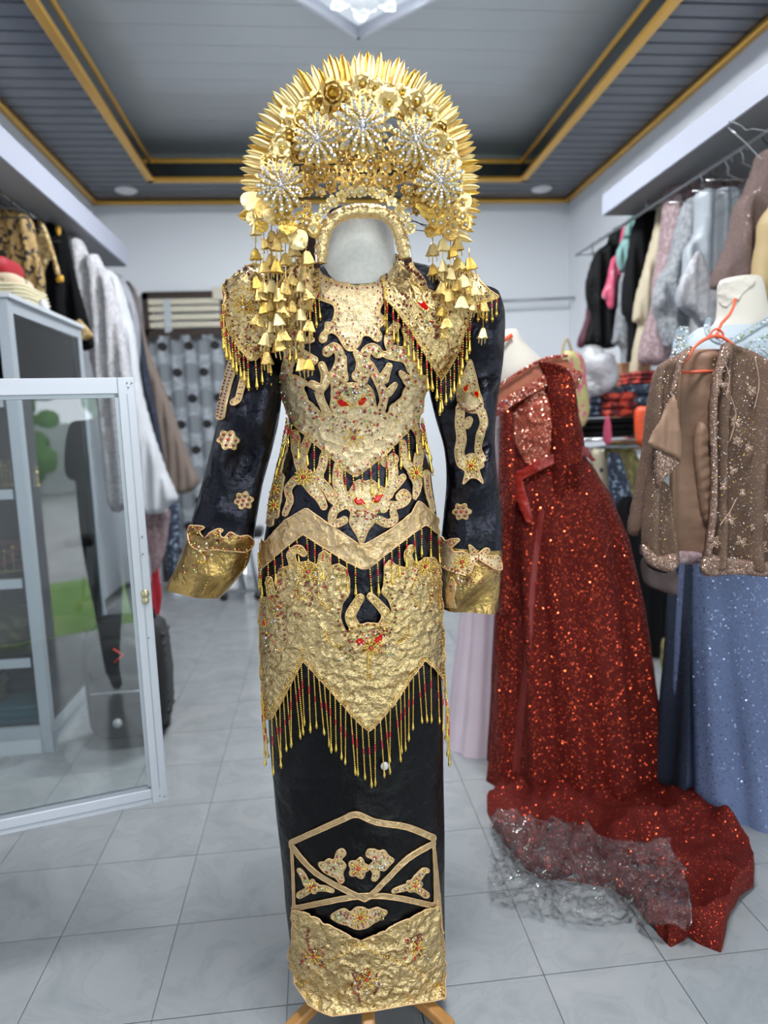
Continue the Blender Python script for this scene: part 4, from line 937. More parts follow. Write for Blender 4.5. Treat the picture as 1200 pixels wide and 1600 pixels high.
o = inst('button', MB().lathe([(.0085, -.001), (.0085, .001), (.006, .002)], (0,0,0), 16).data('button', 'white_plastic', True), skirt, Mq); o['label'] = 'round white button'
# ---------------------------------------------------------------- bridal headdress
Yh = 1.35
def hp(x, y, d=0.): return at(x, y, Yh-d)
MPX = (hp(601, 250)-hp(600, 250)).length            # metres per pixel there
crown = thing('bridal_headdress', 'tall golden fan shaped bridal headdress with crystal flowers and hanging bells', 'headdress', hp(565, 400))
ux = (hp(700, 300)-hp(600, 300)).normalized(); uz = (hp(600, 200)-hp(600, 300)).normalized(); uy = ux.cross(uz).normalized()
if uy.y > 0: uy = -uy                               # towards the viewer
def frame_m(p, ang, tip=0., spin=0., s=(1,1,1)):
    """local +Z -> direction ang in the fan's plane, local -Y -> viewer"""
    d = ux*math.cos(ang)+uz*math.sin(ang); side = d.cross(uy).normalized()
    R = Matrix((side, -uy, d)).transposed()
    R = R @ Matrix.Rotation(tip, 3, 'X') @ Matrix.Rotation(spin, 3, 'Z')
    return Matrix.Translation(p) @ R.to_4x4() @ Matrix.Diagonal((*s, 1))
def blade(name, m_):                                # folded pointed strip, unit length
    V = []; F = []; prof = [(0, .10), (.15, .115), (.45, .14), (.75, .115), (.92, .055), (1, .004)]
    for z, w_ in prof: V += [(-w_, 0, z), (-w_*.45, -.028, z), (0, .02, z), (w_*.45, -.028, z), (w_, 0, z)]
    n = 5
    for i in range(len(prof)-1):
        for k in range(n-1): F.append((i*n+k, i*n+k+1, (i+1)*n+k+1, (i+1)*n+k))
    b = len(V); V += [(x, y+.014, z) for x, y, z in V]; F += [tuple(b+q for q in f[::-1]) for f in F]
    mb = MB().add(V, F); return mb.data(name, m_)
BL = [blade('spike', 'foil'), blade('spike', 'foil_pale'), blade('spike', 'foil_deep')]
rg = random.Random(5)
EX, EY, EA, EB = 565, 300, 155, 172
def ell(a, k=1.): return EX+EA*k*math.cos(a), EY-EB*k*math.sin(a)
n = 76
for i in range(n):
    a = math.radians(-23+ (213)*i/(n-1)) if True else 0
    x, y = ell(a, 1.0); L = (33+9*max(0, math.sin(a)))*MPX*rg.uniform(.88, 1.1)
    if a > math.radians(187): L *= .9
    nrm = math.atan2(math.sin(a)/EB, math.cos(a)/EA)
    inst('spike', BL[rg.choice((0,0,1,1,2))], crown, frame_m(hp(x, y, rg.uniform(-.012, .006)), nrm+rg.uniform(-.05, .05), rg.uniform(-.25, .12), rg.uniform(-.35, .35), (L*1.0, L*1.1, L)))
for i in range(46):                                 # second, shorter row behind
    a = math.radians(-12+196*i/45); x, y = ell(a, .99); L = rg.uniform(22, 31)*MPX
    nrm = math.atan2(math.sin(a)/EB, math.cos(a)/EA)
    inst('spike', BL[rg.choice((0,2,1))], crown, frame_m(hp(x, y, -.02), nrm+rg.uniform(-.08, .08), rg.uniform(-.1, .1), rg.uniform(-.4, .4), (L, L, L)))
for k_, (x, y, a, L) in enumerate(((403, 337, math.pi, 30), (405, 330, 3.25, 26))): inst('spike', BL[2], crown, frame_m(hp(x, y, .0), a, 0, .2, (L*MPX*2.2, L*MPX, L*MPX)))
# band behind the flowers
plane_b = BVHTree.FromPolygons([tuple(hp(x, y, .0)) for x, y in ((200, -100), (950, -100), (950, 600), (200, 600))], [(0,1,2,3)])
arc = lambda k, a0, a1, n_=30: [ell(math.radians(a0+(a1-a0)*i/n_), k) for i in range(n_+1)]
patch('fan_band', [('s', arc(.93, -20, 192), 13)], plane_b, 'foil_pale', crown, .006, 2.2, .010, 70, smooth=0, thick=.008, piping=(.0012, 'foil'), seed=31)
patch('fan_band', [('s', arc(.80, -14, 190), 11)], plane_b, 'foil', crown, .014, 2.4, .012, 90, smooth=0, thick=.01, piping=(.001, 'foil_pale'), seed=32)
# lattice that carries the flowers
mb = MB()
for k in (.62, .45, .30): mb.tube([hp(x, y, .005) for x, y in arc(k, 0, 180)], .0016, 5)
for i in range(9):
    a = math.radians(15+150*i/8); mb.bar(hp(*ell(a, .28), .0), hp(*ell(a, .84), .0), .0014, 5)
mb.tube([hp(470, 262, .0), hp(665, 262, .0)], .004, 5); mb.build('lattice', 'foil_deep', crown, True)['kind'] = 'stuff'
def leaf_data(name, m_, L=1., W=.32, ribs=True):
    V = []; F = []; N_ = 7
    for i in range(N_+1):
        t = i/N_; wd = W*math.sin(math.pi*(t*.92+.04))**.7
        for k in (-1, -.5, 0, .5, 1): V.append((wd*k, -.10*math.sin(t*2.6)-(.05 if abs(k) == .5 else 0)+(.035 if i % 2 and ribs and abs(k) > .4 else 0), t*L))
    for i in range(N_):
        for k in range(4): a = i*5+k; F.append((a, a+1, a+6, a+5))
    b = len(V); V += [(x, y+.02, z) for x, y, z in V]; F += [tuple(b+q for q in f[::-1]) for f in F]
    return MB().add(V, F).data(name, m_)
LV = [leaf_data('foil_leaf', 'foil_pale'), leaf_data('foil_leaf', 'foil'), leaf_data('foil_leaf', 'foil_deep')]
for i in range(40):                                 # leaves overlapping along the band
    a = math.radians(-16+204*i/39); x, y = ell(a, rg.uniform(.76, .88)); L = rg.uniform(20, 30)*MPX
    inst('foil_leaf', LV[rg.choice((0,0,1))], crown, frame_m(hp(x, y, rg.uniform(.015, .03)), a+rg.choice((-1,1))*rg.uniform(.5, 1.5), rg.uniform(.1, .6), rg.uniform(-.5, .5), (L, L, L)))
def flower_data(name, n_, m_, core=None, cup=.35, W=.34, layers=1, cm='crystal'):
    """flower facing local -Y, radius 1"""
    mb = MB()
    for ly in range(layers):
        for i in range(n_):
            a = 2*math.pi*(i+ly*.5)/n_; r = 1-.38*ly; d = Vector((math.cos(a), 0, math.sin(a))); s_ = Vector((-d.z, 0, d.x))
            V = []; 
            for t, w_, y in ((.08, .08, -.02), (.4, W*.8, -.12-.1*ly), (.72, W, -cup-.1*ly), (.92, W*.6, -cup*.9-.1*ly), (1.02, .02, -cup*.6-.1*ly)):
                V += [d*t*r+s_*w_*r+Vector((0, y, 0)), d*t*r+Vector((0, y+.07, 0)), d*t*r-s_*w_*r+Vector((0, y, 0))]
            F = []
            for k in range(4):
                for q in (0, 1): z = k*3+q; F.append((z, z+1, z+4, z+3))
            mb.add(V, F, 0)
    mb.ball((0, -.12-.1*layers, 0), .26, 1, nu=8, nv=5)
    return mb.data(name, [m_, cm])
FD = [flower_data('foil_flower', 6, 'foil'), flower_data('foil_flower', 5, 'foil_pale', layers=2), flower_data('foil_flower', 6, 'foil', layers=2, cup=.5), flower_data('foil_flower', 5, 'foil_pale', W=.42), flower_data('foil_flower', 8, 'foil_deep', layers=2)]
FG = [flower_data('foil_flower', 5, 'foil_pale', layers=2, cm='bead_gold', W=.42), flower_data('foil_flower', 6, 'foil', layers=2, cm='bead_gold', cup=.55, W=.4), flower_data('foil_flower', 5, 'foil_pale', W=.42, cm='bead_gold')]
def put_flower(x, y, r, d, data, tl=.35):
    s_ = r*MPX; inst('foil_flower', data, crown, frame_m(hp(x, y, d), math.pi/2+rg.uniform(-1, 1), rg.uniform(-tl, tl), rg.uniform(-tl, tl), (s_, s_, s_)))
# large foil flowers under the rim
for x, y, r in ((518,146,20), (500,168,22), (540,150,18), (482,170,16), (604,160,22), (585,140,17), (628,148,16), (650,160,18), (670,178,16), (470,195,17), (455,215,15), (440,238,15), (688,205,16), (700,232,15), (420,255,13), (708,255,13), (566,132,16), (548,168,14), (452,180,14)):
    put_flower(x, y, r, rg.uniform(.02, .045), FG[rg.choice((0,0,1))])
put_flower(606, 163, 21, .05, FG[2], .1); put_flower(441, 232, 13, .05, FG[2], .2)
# rows of small flowers with a crystal in the middle
for j, yy in enumerate((246, 262, 280, 297)):
    k = 10-(j % 2)
    for i in range(k+ (2 if j > 1 else 0)):
        x = 470+190*(i+.5*(j % 2))/(k-1+(2 if j > 1 else 0))+rg.uniform(-4, 4); y = yy+rg.uniform(-6, 6)
        if (x-565)**2+(y-395)**2 < 84**2 or x > 668: continue
        put_flower(x, y, rg.uniform(9, 12), rg.uniform(.02, .045), FD[rg.choice((0,0,2,4,0))])
for x, y in ((520,230), (534,250), (548,236), (592,232), (604,246), (580,252), (566,244), (612,228), (560,262), (640,262), (652,252), (500,270), (515,285), (470,300), (478,322), (640,300), (636,318), (650,330), (628,262)): put_flower(x, y, rg.uniform(8, 11), .045, FD[rg.choice((0,2))])
for i in range(13):                                  # bright row along the arch
    a = math.radians(22+136*i/12); put_flower(565+84*math.cos(a)*.98, 392-92*math.sin(a), rg.uniform(8, 10), .06, [FD[3], FD[1], FG[2]][i % 3], .25)
# right and left side clusters
for x, y in ((668,318), (682,330), (694,322), (706,314), (712,332), (700,342), (688,348), (716,300), (724,318), (676,345), (708,352), (722,340), (660,308), (695,300), (728,352), (700,362)): put_flower(x, y, 9, .05, FD[0])
for x, y in ((448,330), (455,345), (470,340), (436,345), (462,320), (480,335), (430,330), (478,350), (444,318)): put_flower(x, y, rg.uniform(8, 11), .05, FD[rg.choice((0,4))])
for x, y, a, L, d, q in ((425,318,-1.4,36,.03,0), (412,310,-1.7,34,.02,1), (440,352,-1.0,34,.04,1), (468,350,-1.9,34,.045,0), (455,362,-.9,34,.05,0), (480,352,-.5,26,.05,1), (405,330,-2.2,26,.02,0), (418,348,-2.5,22,.04,2), (398,300,-1.9,34,.01,0), (450,340,-1.6,30,.05,2), (690,335,-1.8,36,.03,2), (672,318,-1.2,34,.03,2), (664,305,-1.6,42,.04,2), (652,296,-1.1,40,.03,2), (715,300,-1.3,36,.02,0), (722,330,-1.5,30,.02,1), (702,352,-1.5,26,.03,1), (680,350,-2.0,26,.03,1)):
    L *= MPX; inst('foil_leaf', LV[q], crown, frame_m(hp(x, y, d), a, rg.uniform(.0, .4), rg.uniform(-.4, .4), (L*1.5, L, L)))
# five crystal flowers: each petal carries crystals
def cpetal():
    mb = MB(); V = []; F = []
    for t, w_, y in ((.10, .07, -.05), (.4, .13, -.11), (.75, .16, -.10), (.95, .10, -.05), (1.04, .01, 0)): V += [(-w_, y+.03, t), (-w_*.8, y, t), (w_*.8, y, t), (w_, y+.03, t)]
    for k in range(4):
        for q in range(3): z = k*4+q; F.append((z, z+1, z+5, z+4))
    mb.add(V, F, 0)
    for t in (.34, .52, .70, .87): mb.ball((0, -.15, t), .085 if t > .4 else .06, 1, nu=6, nv=4)
    return mb.data('petal', ['foil', 'crystal'], False)
CP = cpetal()
for (x, y, r, d) in ((496, 220, 37, .055), (566, 200, 42, .075), (648, 221, 37, .06), (439, 292, 37, .05), (687, 286, 38, .06)):
    c = hp(x, y, d); R0 = r*MPX
    fl = thing('crystal_flower', None, None, c); fl.parent = crown; fl.location = c-ORG[crown.name]; ORG[fl.name] = Vector(c)
    MB().lathe([(.18, .0), (.2, .05), (.12, .12), (.0, .15)], (0,0,0), 10)
    core = MB(); core.ball((0,0,0), R0*.10, 1, nu=8, nv=5)
    for i in range(8): a = i*math.pi/4; core.ball(Vector((math.cos(a), 0, math.sin(a)))*R0*.17, R0*.06, 0)
    V = [c+ (ux*v.x+uz*v.z-(-uy)*(-v.y)) + uy*(R0*.25) for v in core.V]; mesh('core', V, core.F, ['crystal', 'crystal'], fl, True, core.M)
    for (n_, k, tip, dz) in ((16, 1., .10, 0.), (14, .80, .28, .003), (10, .55, .5, .006)):
        for i in range(n_):
            a = 2*math.pi*(i+(.5 if n_ == 14 else 0))/n_; L = R0*k*rg.uniform(.93, 1.07)
            inst('petal', CP, fl, frame_m(c+uy*dz, a, tip+rg.uniform(-.06, .06), rg.uniform(-.2, .2), (L, L, L)))
# padded arch with its wire edge
archp = [(494,412), (494,390), (498,366), (508,345), (524,331), (545,323.5), (566,321.5), (590,323), (610,331), (624,345), (632,364), (638,386), (641,404)]
Q = crom(archp, 6); P = []
for i, q in enumerate(Q):
    P.append(hp(q[0], q[1], .045))
mb = MB(); rr = [.0142*(1-.15*abs(math.sin(i*.9)))*(1 if 3 < i < len(P)-4 else .8) for i in range(len(P))]
P2 = [p+(hp(565, 400, .045)-p).normalized()*.009 for p in P]; mb.tube(P2, rr, 12); mb.build('padded_band', 'headband', crown, True)
MB().tube([p+uy*.006 for p in P], .0022, 6).build('wire_edge', 'chrome', crown, True)
MB().tube([p-uy*.03 for p in P], .008, 8).build('band_lining', 'felt_brown', crown, True)
patch('side_felt', [('p', [(458,352),(478,345),(496,360),(500,400),(498,412),(478,408),(462,400),(455,375)], 1)], BVHTree.FromPolygons([tuple(hp(x, y, -.04)) for x, y in ((200, -100), (950, -100), (950, 600), (200, 600))], [(0,1,2,3)]), 'felt_brown', crown, .0, 3, .004, smooth=0)
mb = MB()
for P_ in ([(628,332),(645,345),(668,352),(690,354)], [(630,350),(648,346),(660,352),(672,356)], [(632,340),(650,330),(655,322),(648,318)], [(636,358),(655,360),(680,362)]): mb.tube([hp(x, y, .01) for x, y in crom(P_, 5)], .0009, 4)
mb.build('wire', 'wire_dark', crown, True)['kind'] = 'stuff'
# dangling chains of bells
def bell_data(m_):
    mb = MB(); n_ = 10; V = []; F = []
    for z, r in ((0, .08), (-.12, .26), (-.45, .40), (-.8, .52), (-1, .60)):
        for k in range(n_): a = 2*math.pi*k/n_; s_ = 1+(.12 if k % 2 else -.05)*(-z); V.append((r*s_*math.cos(a), r*.55*s_*math.sin(a), z+(.07 if (k % 2 and z == -1) else 0)))
    for i in range(4):
        for k in range(n_): l = (k+1) % n_; F.append((i*n_+k, i*n_+l, (i+1)*n_+l, (i+1)*n_+k))
    mb.add(V, F); mb.box(-.04, .04, -.02, .02, -1.6, -.9); mb.box(.3, .38, -.02, .02, -1.45, -.9); mb.box(-.38, -.3, -.02, .02, -1.4, -.9)
    return mb.data('bell', m_)
BD = [bell_data('foil'), bell_data('foil_pale'), bell_data('foil_deep')]
cape_b = all_b
def chain(x, ys, d, sz=17):
    p0 = hp(x, ys[0]-14, d); top = Vector(p0)
    cpts = []
    for yv in ys:
        p = hp(x, yv, d); h_ = cape_b.ray_cast(CAM, ray(x, yv))
        if h_[0] is not None and h_[0].y < p.y+.03: p = h_[0]+(CAM-h_[0]).normalized()*.032
        cpts.append(p)
    mb = MB(); mb.tube([top]+cpts, .0009, 4); c_ = mb.build('bell_chain', 'foil', crown, True)
    for p in cpts:
        s_ = sz*MPX*rg.uniform(.85, 1.12)
        b = inst('bell', BD[rg.choice((0,0,1,2))], c_, Matrix.Translation(p) @ Matrix.Rotation(rg.uniform(-.25, .25), 4, 'Y') @ Matrix.Rotation(rg.uniform(-.9, .9), 4, 'Z') @ Matrix.Diagonal((s_, s_, s_, 1)))
for x, ys, d in ((399, (350, 388, 432), .03), (412, (372, 408, 440, 470), .04), (424, (360, 396, 436, 466, 500), .035), (433, (372, 405, 450, 488, 528), .05), (446, (395, 440, 478), .045), (456, (380, 428, 470), .04), (478, (392, 450), .06), (470, (440, 482, 515, 558), .05), (440, (470, 512), .05), (416, (520, 548), .05), (484, (468, 500, 560), .05), (405, (450, 490), .04),
    (676, (380, 412), .03), (692, (372, 406, 440, 478, 512), .045), (704, (385, 418, 450), .04), (714, (372, 402, 436), .035), (733, (402, 440), .03), (722, (430, 462), .045), (742, (445, 470), .04), (755, (470, 512), .035), (698, (455, 495), .05), (730, (460,), .04)):
    chain(x, ys, d, 19)
# ---------------------------------------------------------------- left side
FRONT = YF
# front wall with the shop opening (behind the camera)
struct('wall_front', MB().box(XL-.1, -.14, YF-.12, YF, 0, ZC+.4).box(XR-.2, XR+.1, YF-.12, YF, 0, ZC+.4).box(XL, XR, YF-.12, YF, 2.75, ZC+.4), 'wall_paint')
def garment(name, label, cat, outline, Y, thick, m, hook=None, group=None, **kw):
    rail = kw.pop('rail', None)
    if kw.get('folds'): kw['folds'] *= 1.9; kw.setdefault('famp', .013); kw['famp'] *= 1.15; kw.setdefault('smooth_edge', 9.)
    o = slab(name, outline, Y, thick, m, None, **kw); tag(o, label, cat, group)
    if rail == 'L' or (rail is None and Y > 3.7 and 3.7 < Y < 5.25 and outline[0][1][0][0] < 200 and min(q[1] for q in outline[0][1]) < 460): hook_up(o, RXl, rz)
    if rail == 'R': hook_up(o, RXr, rzr)
    return o
def hook_up(o, x, z):
    t = max((v.co for v in o.data.vertices), key=lambda c: c.z); y = t.y
    a = Vector((x, y, z-.012)); b = Vector((t.x, y, t.z-.02))
    if b.z > a.z-.03: a.z = z+.01
    MB().tube([Vector((x, y, z+.016)), Vector((x+.014, y, z+.008)), a.lerp(b, .1), b], .0028, 6).build('hanger_hook', 'black_plastic', o, True)
# display cabinet with shelves
A0 = atz(84, 1177, 0); cx1, cy0, cy1, cz1 = A0.x, A0.y, 3.66, 1.83; cx0 = XL+.02
cab = thing('glass_cabinet', 'grey aluminium glass cabinet with shelves standing against the left wall', 'cabinet', (cx0, cy0, 0))
def rod(mb, x0, x1, y0, y1, z0, z1): mb.box(x0, x1, y0, y1, z0, z1)
P_ = .045
for x in (cx0, cx1-P_):
    for y in (cy0, cy1-P_): bevel(MB().box(x, x+P_, y, y+P_, 0, cz1).build('post', 'alu_grey', cab), .004)
for z in (.07, cz1-.05):
    for (a, b, c, d) in ((cx1-P_+.004, cx1-.004, cy0+P_, cy1-P_), (cx0+.004, cx0+P_-.004, cy0+P_, cy1-P_), (cx0+P_, cx1-P_, cy0+.004, cy0+P_-.004), (cx0+P_, cx1-P_, cy1-P_+.004, cy1-.004)):
        MB().box(a, b, c, d, z, z+.05).build('rail', 'alu_grey', cab)
MB().box(cx0-.01, cx1+.012, cy0-.012, cy1+.012, cz1, cz1+.018).build('top', 'alu_pale', cab)
MB().box(cx0+P_, cx1-P_, cy0+.01, cy0+.02, .0, .07).build('kick_panel', 'alu_pale', cab); MB().box(cx1-.03, cx1-.02, cy0+P_, cy1-P_, 0, .07).build('kick_panel', 'alu_grey', cab)
MB().box(cx0+.01, cx1-.01, cy0+.01, cy1-.01, .085, .10).build('bottom_board', 'alu_pale', cab)
MB().box(cx0+.005, cx0+.012, cy0+.03, cy1-.03, .1, cz1-.03).build('back_panel', 'black_cloth', cab); MB().box(cx0+P_, cx1-P_, cy1-.02, cy1-.012, .12, cz1-.05).build('dark_end_sheet', 'black_cloth', cab)  # black sheet added at the far end to darken the cabinet inside
for z in (.40, .73, 1.09, 1.45): MB().box(cx0+.015, cx1-.05, cy0+.05, cy1-.05, z-.012, z).build('shelf', 'glass_cab', cab); MB().box(cx0+.05, cx1-.06, cy0+.012, cy0+.03, z-.03, z+.008).build('shelf_edge', 'alu_grey', cab)
MB().box(cx1-.012, cx1-.008, cy0+P_, cy1-P_, .12, cz1-.05).build('pane', 'glass_cab', cab)
MB().box(cx0+P_, cx1-P_, cy0+.02, cy0+.024, .12, cz1-.05).build('pane', 'glass_cab', cab)
m_ = (cy0+cy1)/2; MB().box(cx1-.03, cx1-.014, m_-.03, m_+.02, .12, cz1-.05).build('stile', 'alu_pale', cab)
rg = random.Random(11)
def bundle(name, label, cat, c, w_, d_, h_, m, seed, group=None, layers=3):
    """folded cloth: rounded layers"""
    t = thing(name, label, cat, c, group)
    for i in range(layers):
        z = h_*i/layers; hh = h_/layers; V = []; rows_ = []
        for j, (k, zz) in enumerate(((.93, 0.), (1., .25), (1.02, .5), (1., .75), (.92, 1.), (.3, 1.02))):
            r_ = []
            for q in range(28):
                a = 2*math.pi*q/28; ca, sa = math.cos(a), math.sin(a); f_ = (abs(ca)**6+abs(sa)**6)**(-1/6.)
                x = c[0]+w_/2*k*f_*ca*(1-.03*i); y = c[1]+d_/2*k*f_*sa
                r_.append(Vector((x, y, c[2]+z+hh*zz*(.96)+.003*noise.noise(Vector((x*12, y*12, seed+i))))))
            rows_.append(r_)
        loft('fold', rows_[::-1], m if isinstance(m, str) else m[i % len(m)], t, cap=(True, True))
    return t
def ornament(label, c, s=1., seed=0):
    t = thing('gold_tiara', label, 'tiara', c, 'gold tiaras on the cabinet shelves'); r_ = random.Random(seed)
    MB().tube([Vector(c)+Vector((.09*s*math.cos(a), .05*s*math.sin(a), .012)) for a in [i*math.pi/8-.2 for i in range(10)]], .007*s, 6).build('band', 'foil', t, True)
    for i in range(9):
        a = i*math.pi/8; p = Vector(c)+Vector((.09*s*math.cos(a), .05*s*math.sin(a), .015)); h_ = .05*s*(1+math.sin(a))
        MB().bar(p, p+Vector((0, 0, h_)), .006*s, 5, r2=.001).ball(p+Vector((0,0,h_)), .009*s, 0).build('point', 'foil', t, True)
for i, (dx, dy, z, s) in enumerate(((-.10, .14, 1.09, 1.), (-.30, .30, 1.09, 1.1), (-.12, .55, 1.09, .9), (-.12, .13, .73, 1.), (-.34, .16, .73, .9))):
    ornament(['gold tiara on the middle cabinet shelf nearest the glass', 'larger gold tiara at the back of the middle cabinet shelf', 'small gold tiara at the far end of the middle cabinet shelf', 'gold tiara on the lower shelf beside the corner post', 'small gold tiara further in on the lower cabinet shelf'][i], (cx1+dx, cy0+dy, z), s, i)
bundle('folded_cloth', 'folded maroon batik cloth on the lower cabinet shelf', 'cloth', (cx1-.28, cy0+.45, .73), .3, .3, .09, 'batik', 3)
bundle('folded_cloth', 'folded dark leafy cloth inside the cabinet above the bottom shelf', 'cloth', (cx1-.24, cy0+.22, .40), .34, .28, .16, 'olive', 4)
bundle('folded_cloth', 'folded bright blue cloth on the cabinet floor', 'cloth', (cx1-.16, cy0+.17, .10), .2, .2, .09, 'teal_bright', 5)
bundle('folded_cloth', 'folded brown cloth on the cabinet floor beside the blue one', 'cloth', (cx1-.38, cy0+.20, .10), .2, .22, .13, 'tan_cloth', 6)
bundle('folded_cloth', 'folded grey satin cloth at the far end of the cabinet floor', 'cloth', (cx1-.2, cy0+.52, .10), .3, .3, .14, 'grey_satin', 8)
# on top of the cabinet: stack of folded cloths
def onY(px, py, Y): return at(px, py, Y)
bx = onY(14, 470, 3.42).x; z_ = cz1+.018
t_ = [('folded_cloth', 'olive green folded cloth, bottom of the stack on the cabinet', 'olive', .035), ('folded_cloth', 'cream folded towel, lowest of the three cream ones on the cabinet', 'towel', .03), ('folded_cloth', 'cream folded towel, middle of the three cream ones on the cabinet', 'towel', .033), ('folded_cloth', 'cream folded towel, top of the three cream ones on the cabinet', 'towel', .033), ('folded_cloth', 'pastel patterned folded cloth on the cream towels', 'pastel', .05), ('folded_cloth', 'crimson folded cloth topping the stack on the cabinet', 'crimson', .075)]
for i, (nm, lb, m_, h_) in enumerate(t_):
    w__ = [.28, .30, .30, .29, .22, .17][i]; bundle(nm, lb, 'cloth', (bx-.01-(.30-w__)*.25, 3.42, z_), w__, .34 if i < 4 else .26, h_, m_, i, 'cloths stacked on the cabinet', 2 if i < 4 else 1); z_ += h_*.985+.001
z2 = cz1+.018
garment('white_cloth', 'small white cloth hanging over beside the stacked towels', 'cloth', [('p', [(62,470),(70,468),(76,480),(79,497),(64,488)])], 3.34, .05, 'white_satin', st=3, smooth_edge=6)
# rail and the clothes along the left wall
RXl = -1.44; r0 = atx(0, 298, RXl); r1 = atx(62, 343, RXl); rz = (r0.z+r1.z)/2
lr = thing('clothes_rail', 'chrome clothes rail under the left soffit', 'rail', (RXl, 2.2, rz)); MB().bar((RXl, 2.0, rz), (RXl, 5.3, rz), .013, 10).build('bar', 'chrome', lr, True)
for y in (4.35, 5.2, 2.6): MB().bar((RXl, y, rz), (RXl, y, e1.z-.004), .012, 8).build('hanger_rod', 'steel_dull', lr, True)
def hanger(label, x, y, z, m='black_plastic', wd=.19, group=None, ry=0.):
    t = thing('clothes_hanger', label, 'hanger', (x, y, z), group); rr = .0035 if m != 'chrome' else .0018
    P = [Vector((x, y, z))+Vector(v) for v in [(.018*math.cos(a), 0, .018*math.sin(a)) for a in [math.radians(-20+i*25) for i in range(9)]]]
    P += [Vector((x, y, z-.03)), Vector((x, y, z-.06))]; MB().tube(P, rr, 6).build('hook', m, t, True)
    c = Vector((x, y, z-.06)); MB().tube([c, c+Vector((wd, 0, -.07)), c+Vector((-wd, 0, -.07)), c], rr*1.3, 6).build('arms', m, t, True); return t
for i, y in enumerate((3.45, 3.6, 3.78, 4.02)):
    hanger(['black hanger nearest on the left clothes rail', 'second black hanger on the left clothes rail', 'black hanger holding the gold covered jacket', 'black hanger holding the black and gold jacket'][i], RXl, y, rz-.006, wd=.13, group='black hangers on the left rail')
xc = (XL+.015, 9)
garment('jacket', 'black jacket covered in gold embroidery, first on the left rail', 'jacket', [('p', [(-20,318),(0,322),(20,326),(42,336),(52,350),(60,392),(70,440),(66,470),(30,500),(-20,500)])], 3.74, .09, 'gold_embroid', folds=9, famp=.012, xclamp=xc, st=4)
garment('jacket', 'black velvet jacket with gold embroidered front and amber cuff, second on the left rail', 'jacket', [('p', [(40,345),(55,342),(68,345),(80,370),(90,405),(99,440),(100,470),(98,540),(60,540),(50,470),(44,400)])], 3.98, .08, 'black_velvet', folds=7, xclamp=xc, st=4)
g_ = garment('embroidered_panel', None, None, [('p', [(58,345),(67,347),(78,372),(88,405),(95,432),(86,428),(80,405),(70,425),(68,440),(55,420),(48,390),(50,372),(60,365)])], 3.935, .02, 'gold_embroid_pale', xclamp=xc, st=3, smooth_edge=4)
g_.parent = bpy.data.objects['jacket.001']; g_.name = 'gold_embroidery'
g2 = slab('amber_cuff', [('p', [(88,434),(98,430),(99,440),(90,442)])], 3.93, .03, 'amber', bpy.data.objects['jacket.001'], st=2.5, smooth_edge=3)
bj = garment('coat', 'long plain black coat with a gold banded sleeve end on the left rail', 'coat', [('p', [(72,350),(86,352),(100,358),(108,385),(118,430),(132,480),(147,538),(142,545),(129,548),(122,530),(118,560),(112,600),(100,600),(95,520),(85,440)])], 4.16, .09, 'black_velvet', folds=8, xclamp=xc, st=4)
slab('gold_cuff_band', [('p', [(117,507),(124,498),(131,505),(142,518),(146,527),(128,532),(122,520)])], 4.095, .03, 'gold_embroid_pale', bj, st=2.5, smooth_edge=3)
slab('gold_lapel_pin', [('p', [(86,355),(95,353),(94,366),(90,368)])], 4.095, .03, 'amber', bj, st=2.5, smooth_edge=3)
garment('gown', 'white lace gown on the left rail beside the black coat', 'gown', [('p', [(103,370),(118,371),(130,378),(140,400),(152,396),(164,420),(178,450),(190,500),(200,560),(210,640),(215,760),(175,800),(160,700),(148,600),(130,500),(112,420)])], 4.36, .14, 'white_lace', folds=7, famp=.018, st=5)
garment('gown', 'long white satin gown whose skirt flares down beside the glass door frame', 'gown', [('p', [(150,410),(166,420),(176,424),(188,440),(200,480),(212,530),(220,600),(238,670),(260,735),(278,778),(268,786),(256,800),(238,803),(222,802),(200,800),(180,780),(170,700),(168,600),(162,500)])], 4.62, .16, 'white_satin', folds=7, famp=.02, st=5)
garment('gown', 'grey satin gown showing behind the white gowns on the left rail', 'gown', [('p', [(186,432),(196,440),(206,458),(214,485),(219,520),(216,600),(210,640),(200,560)])], 4.85, .10, 'grey_satin', folds=9, st=4)
garment('gown', 'navy gown squeezed between the grey and brown gowns on the left rail', 'gown', [('p', [(196,440),(205,446),(212,470),(222,520),(234,590),(248,660),(256,720),(245,720),(228,640),(215,560),(205,500)])], 5.0, .07, 'navy', folds=9, st=4)
garment('gown', 'taupe glitter gown with a long flared skirt near the back doorway', 'gown', [('p', [(199,443),(208,446),(215,462),(222,500),(232,545),(250,590),(268,635),(285,685),(305,735),(312,752),(300,768),(272,772),(262,755),(248,690),(236,620),(224,560),(214,500)])], 5.2, .16, 'taupe_glitter', folds=8, famp=.018, st=4)
garment('skirt', 'dusty brown skirt hem hanging below the white satin gown', 'skirt', [('p', [(225,795),(262,792),(264,820),(256,870),(240,900),(232,860)])], 4.8, .12, 'mauve_lace', folds=9, st=4)
garment('skirt', 'dark patterned skirt hem hanging under the taupe gown', 'skirt', [('p', [(255,790),(276,780),(282,830),(276,890),(262,905),(258,850)])], 5.0, .1, 'batik_blue', folds=9, st=4)
garment('sash', 'red sash hanging low behind the glass door frame', 'sash', [('p', [(240,850),(247,880),(250,905),(253,935),(246,972),(238,976),(236,870)])], 4.78, .04, 'crimson', folds=9, st=3, smooth_edge=6)
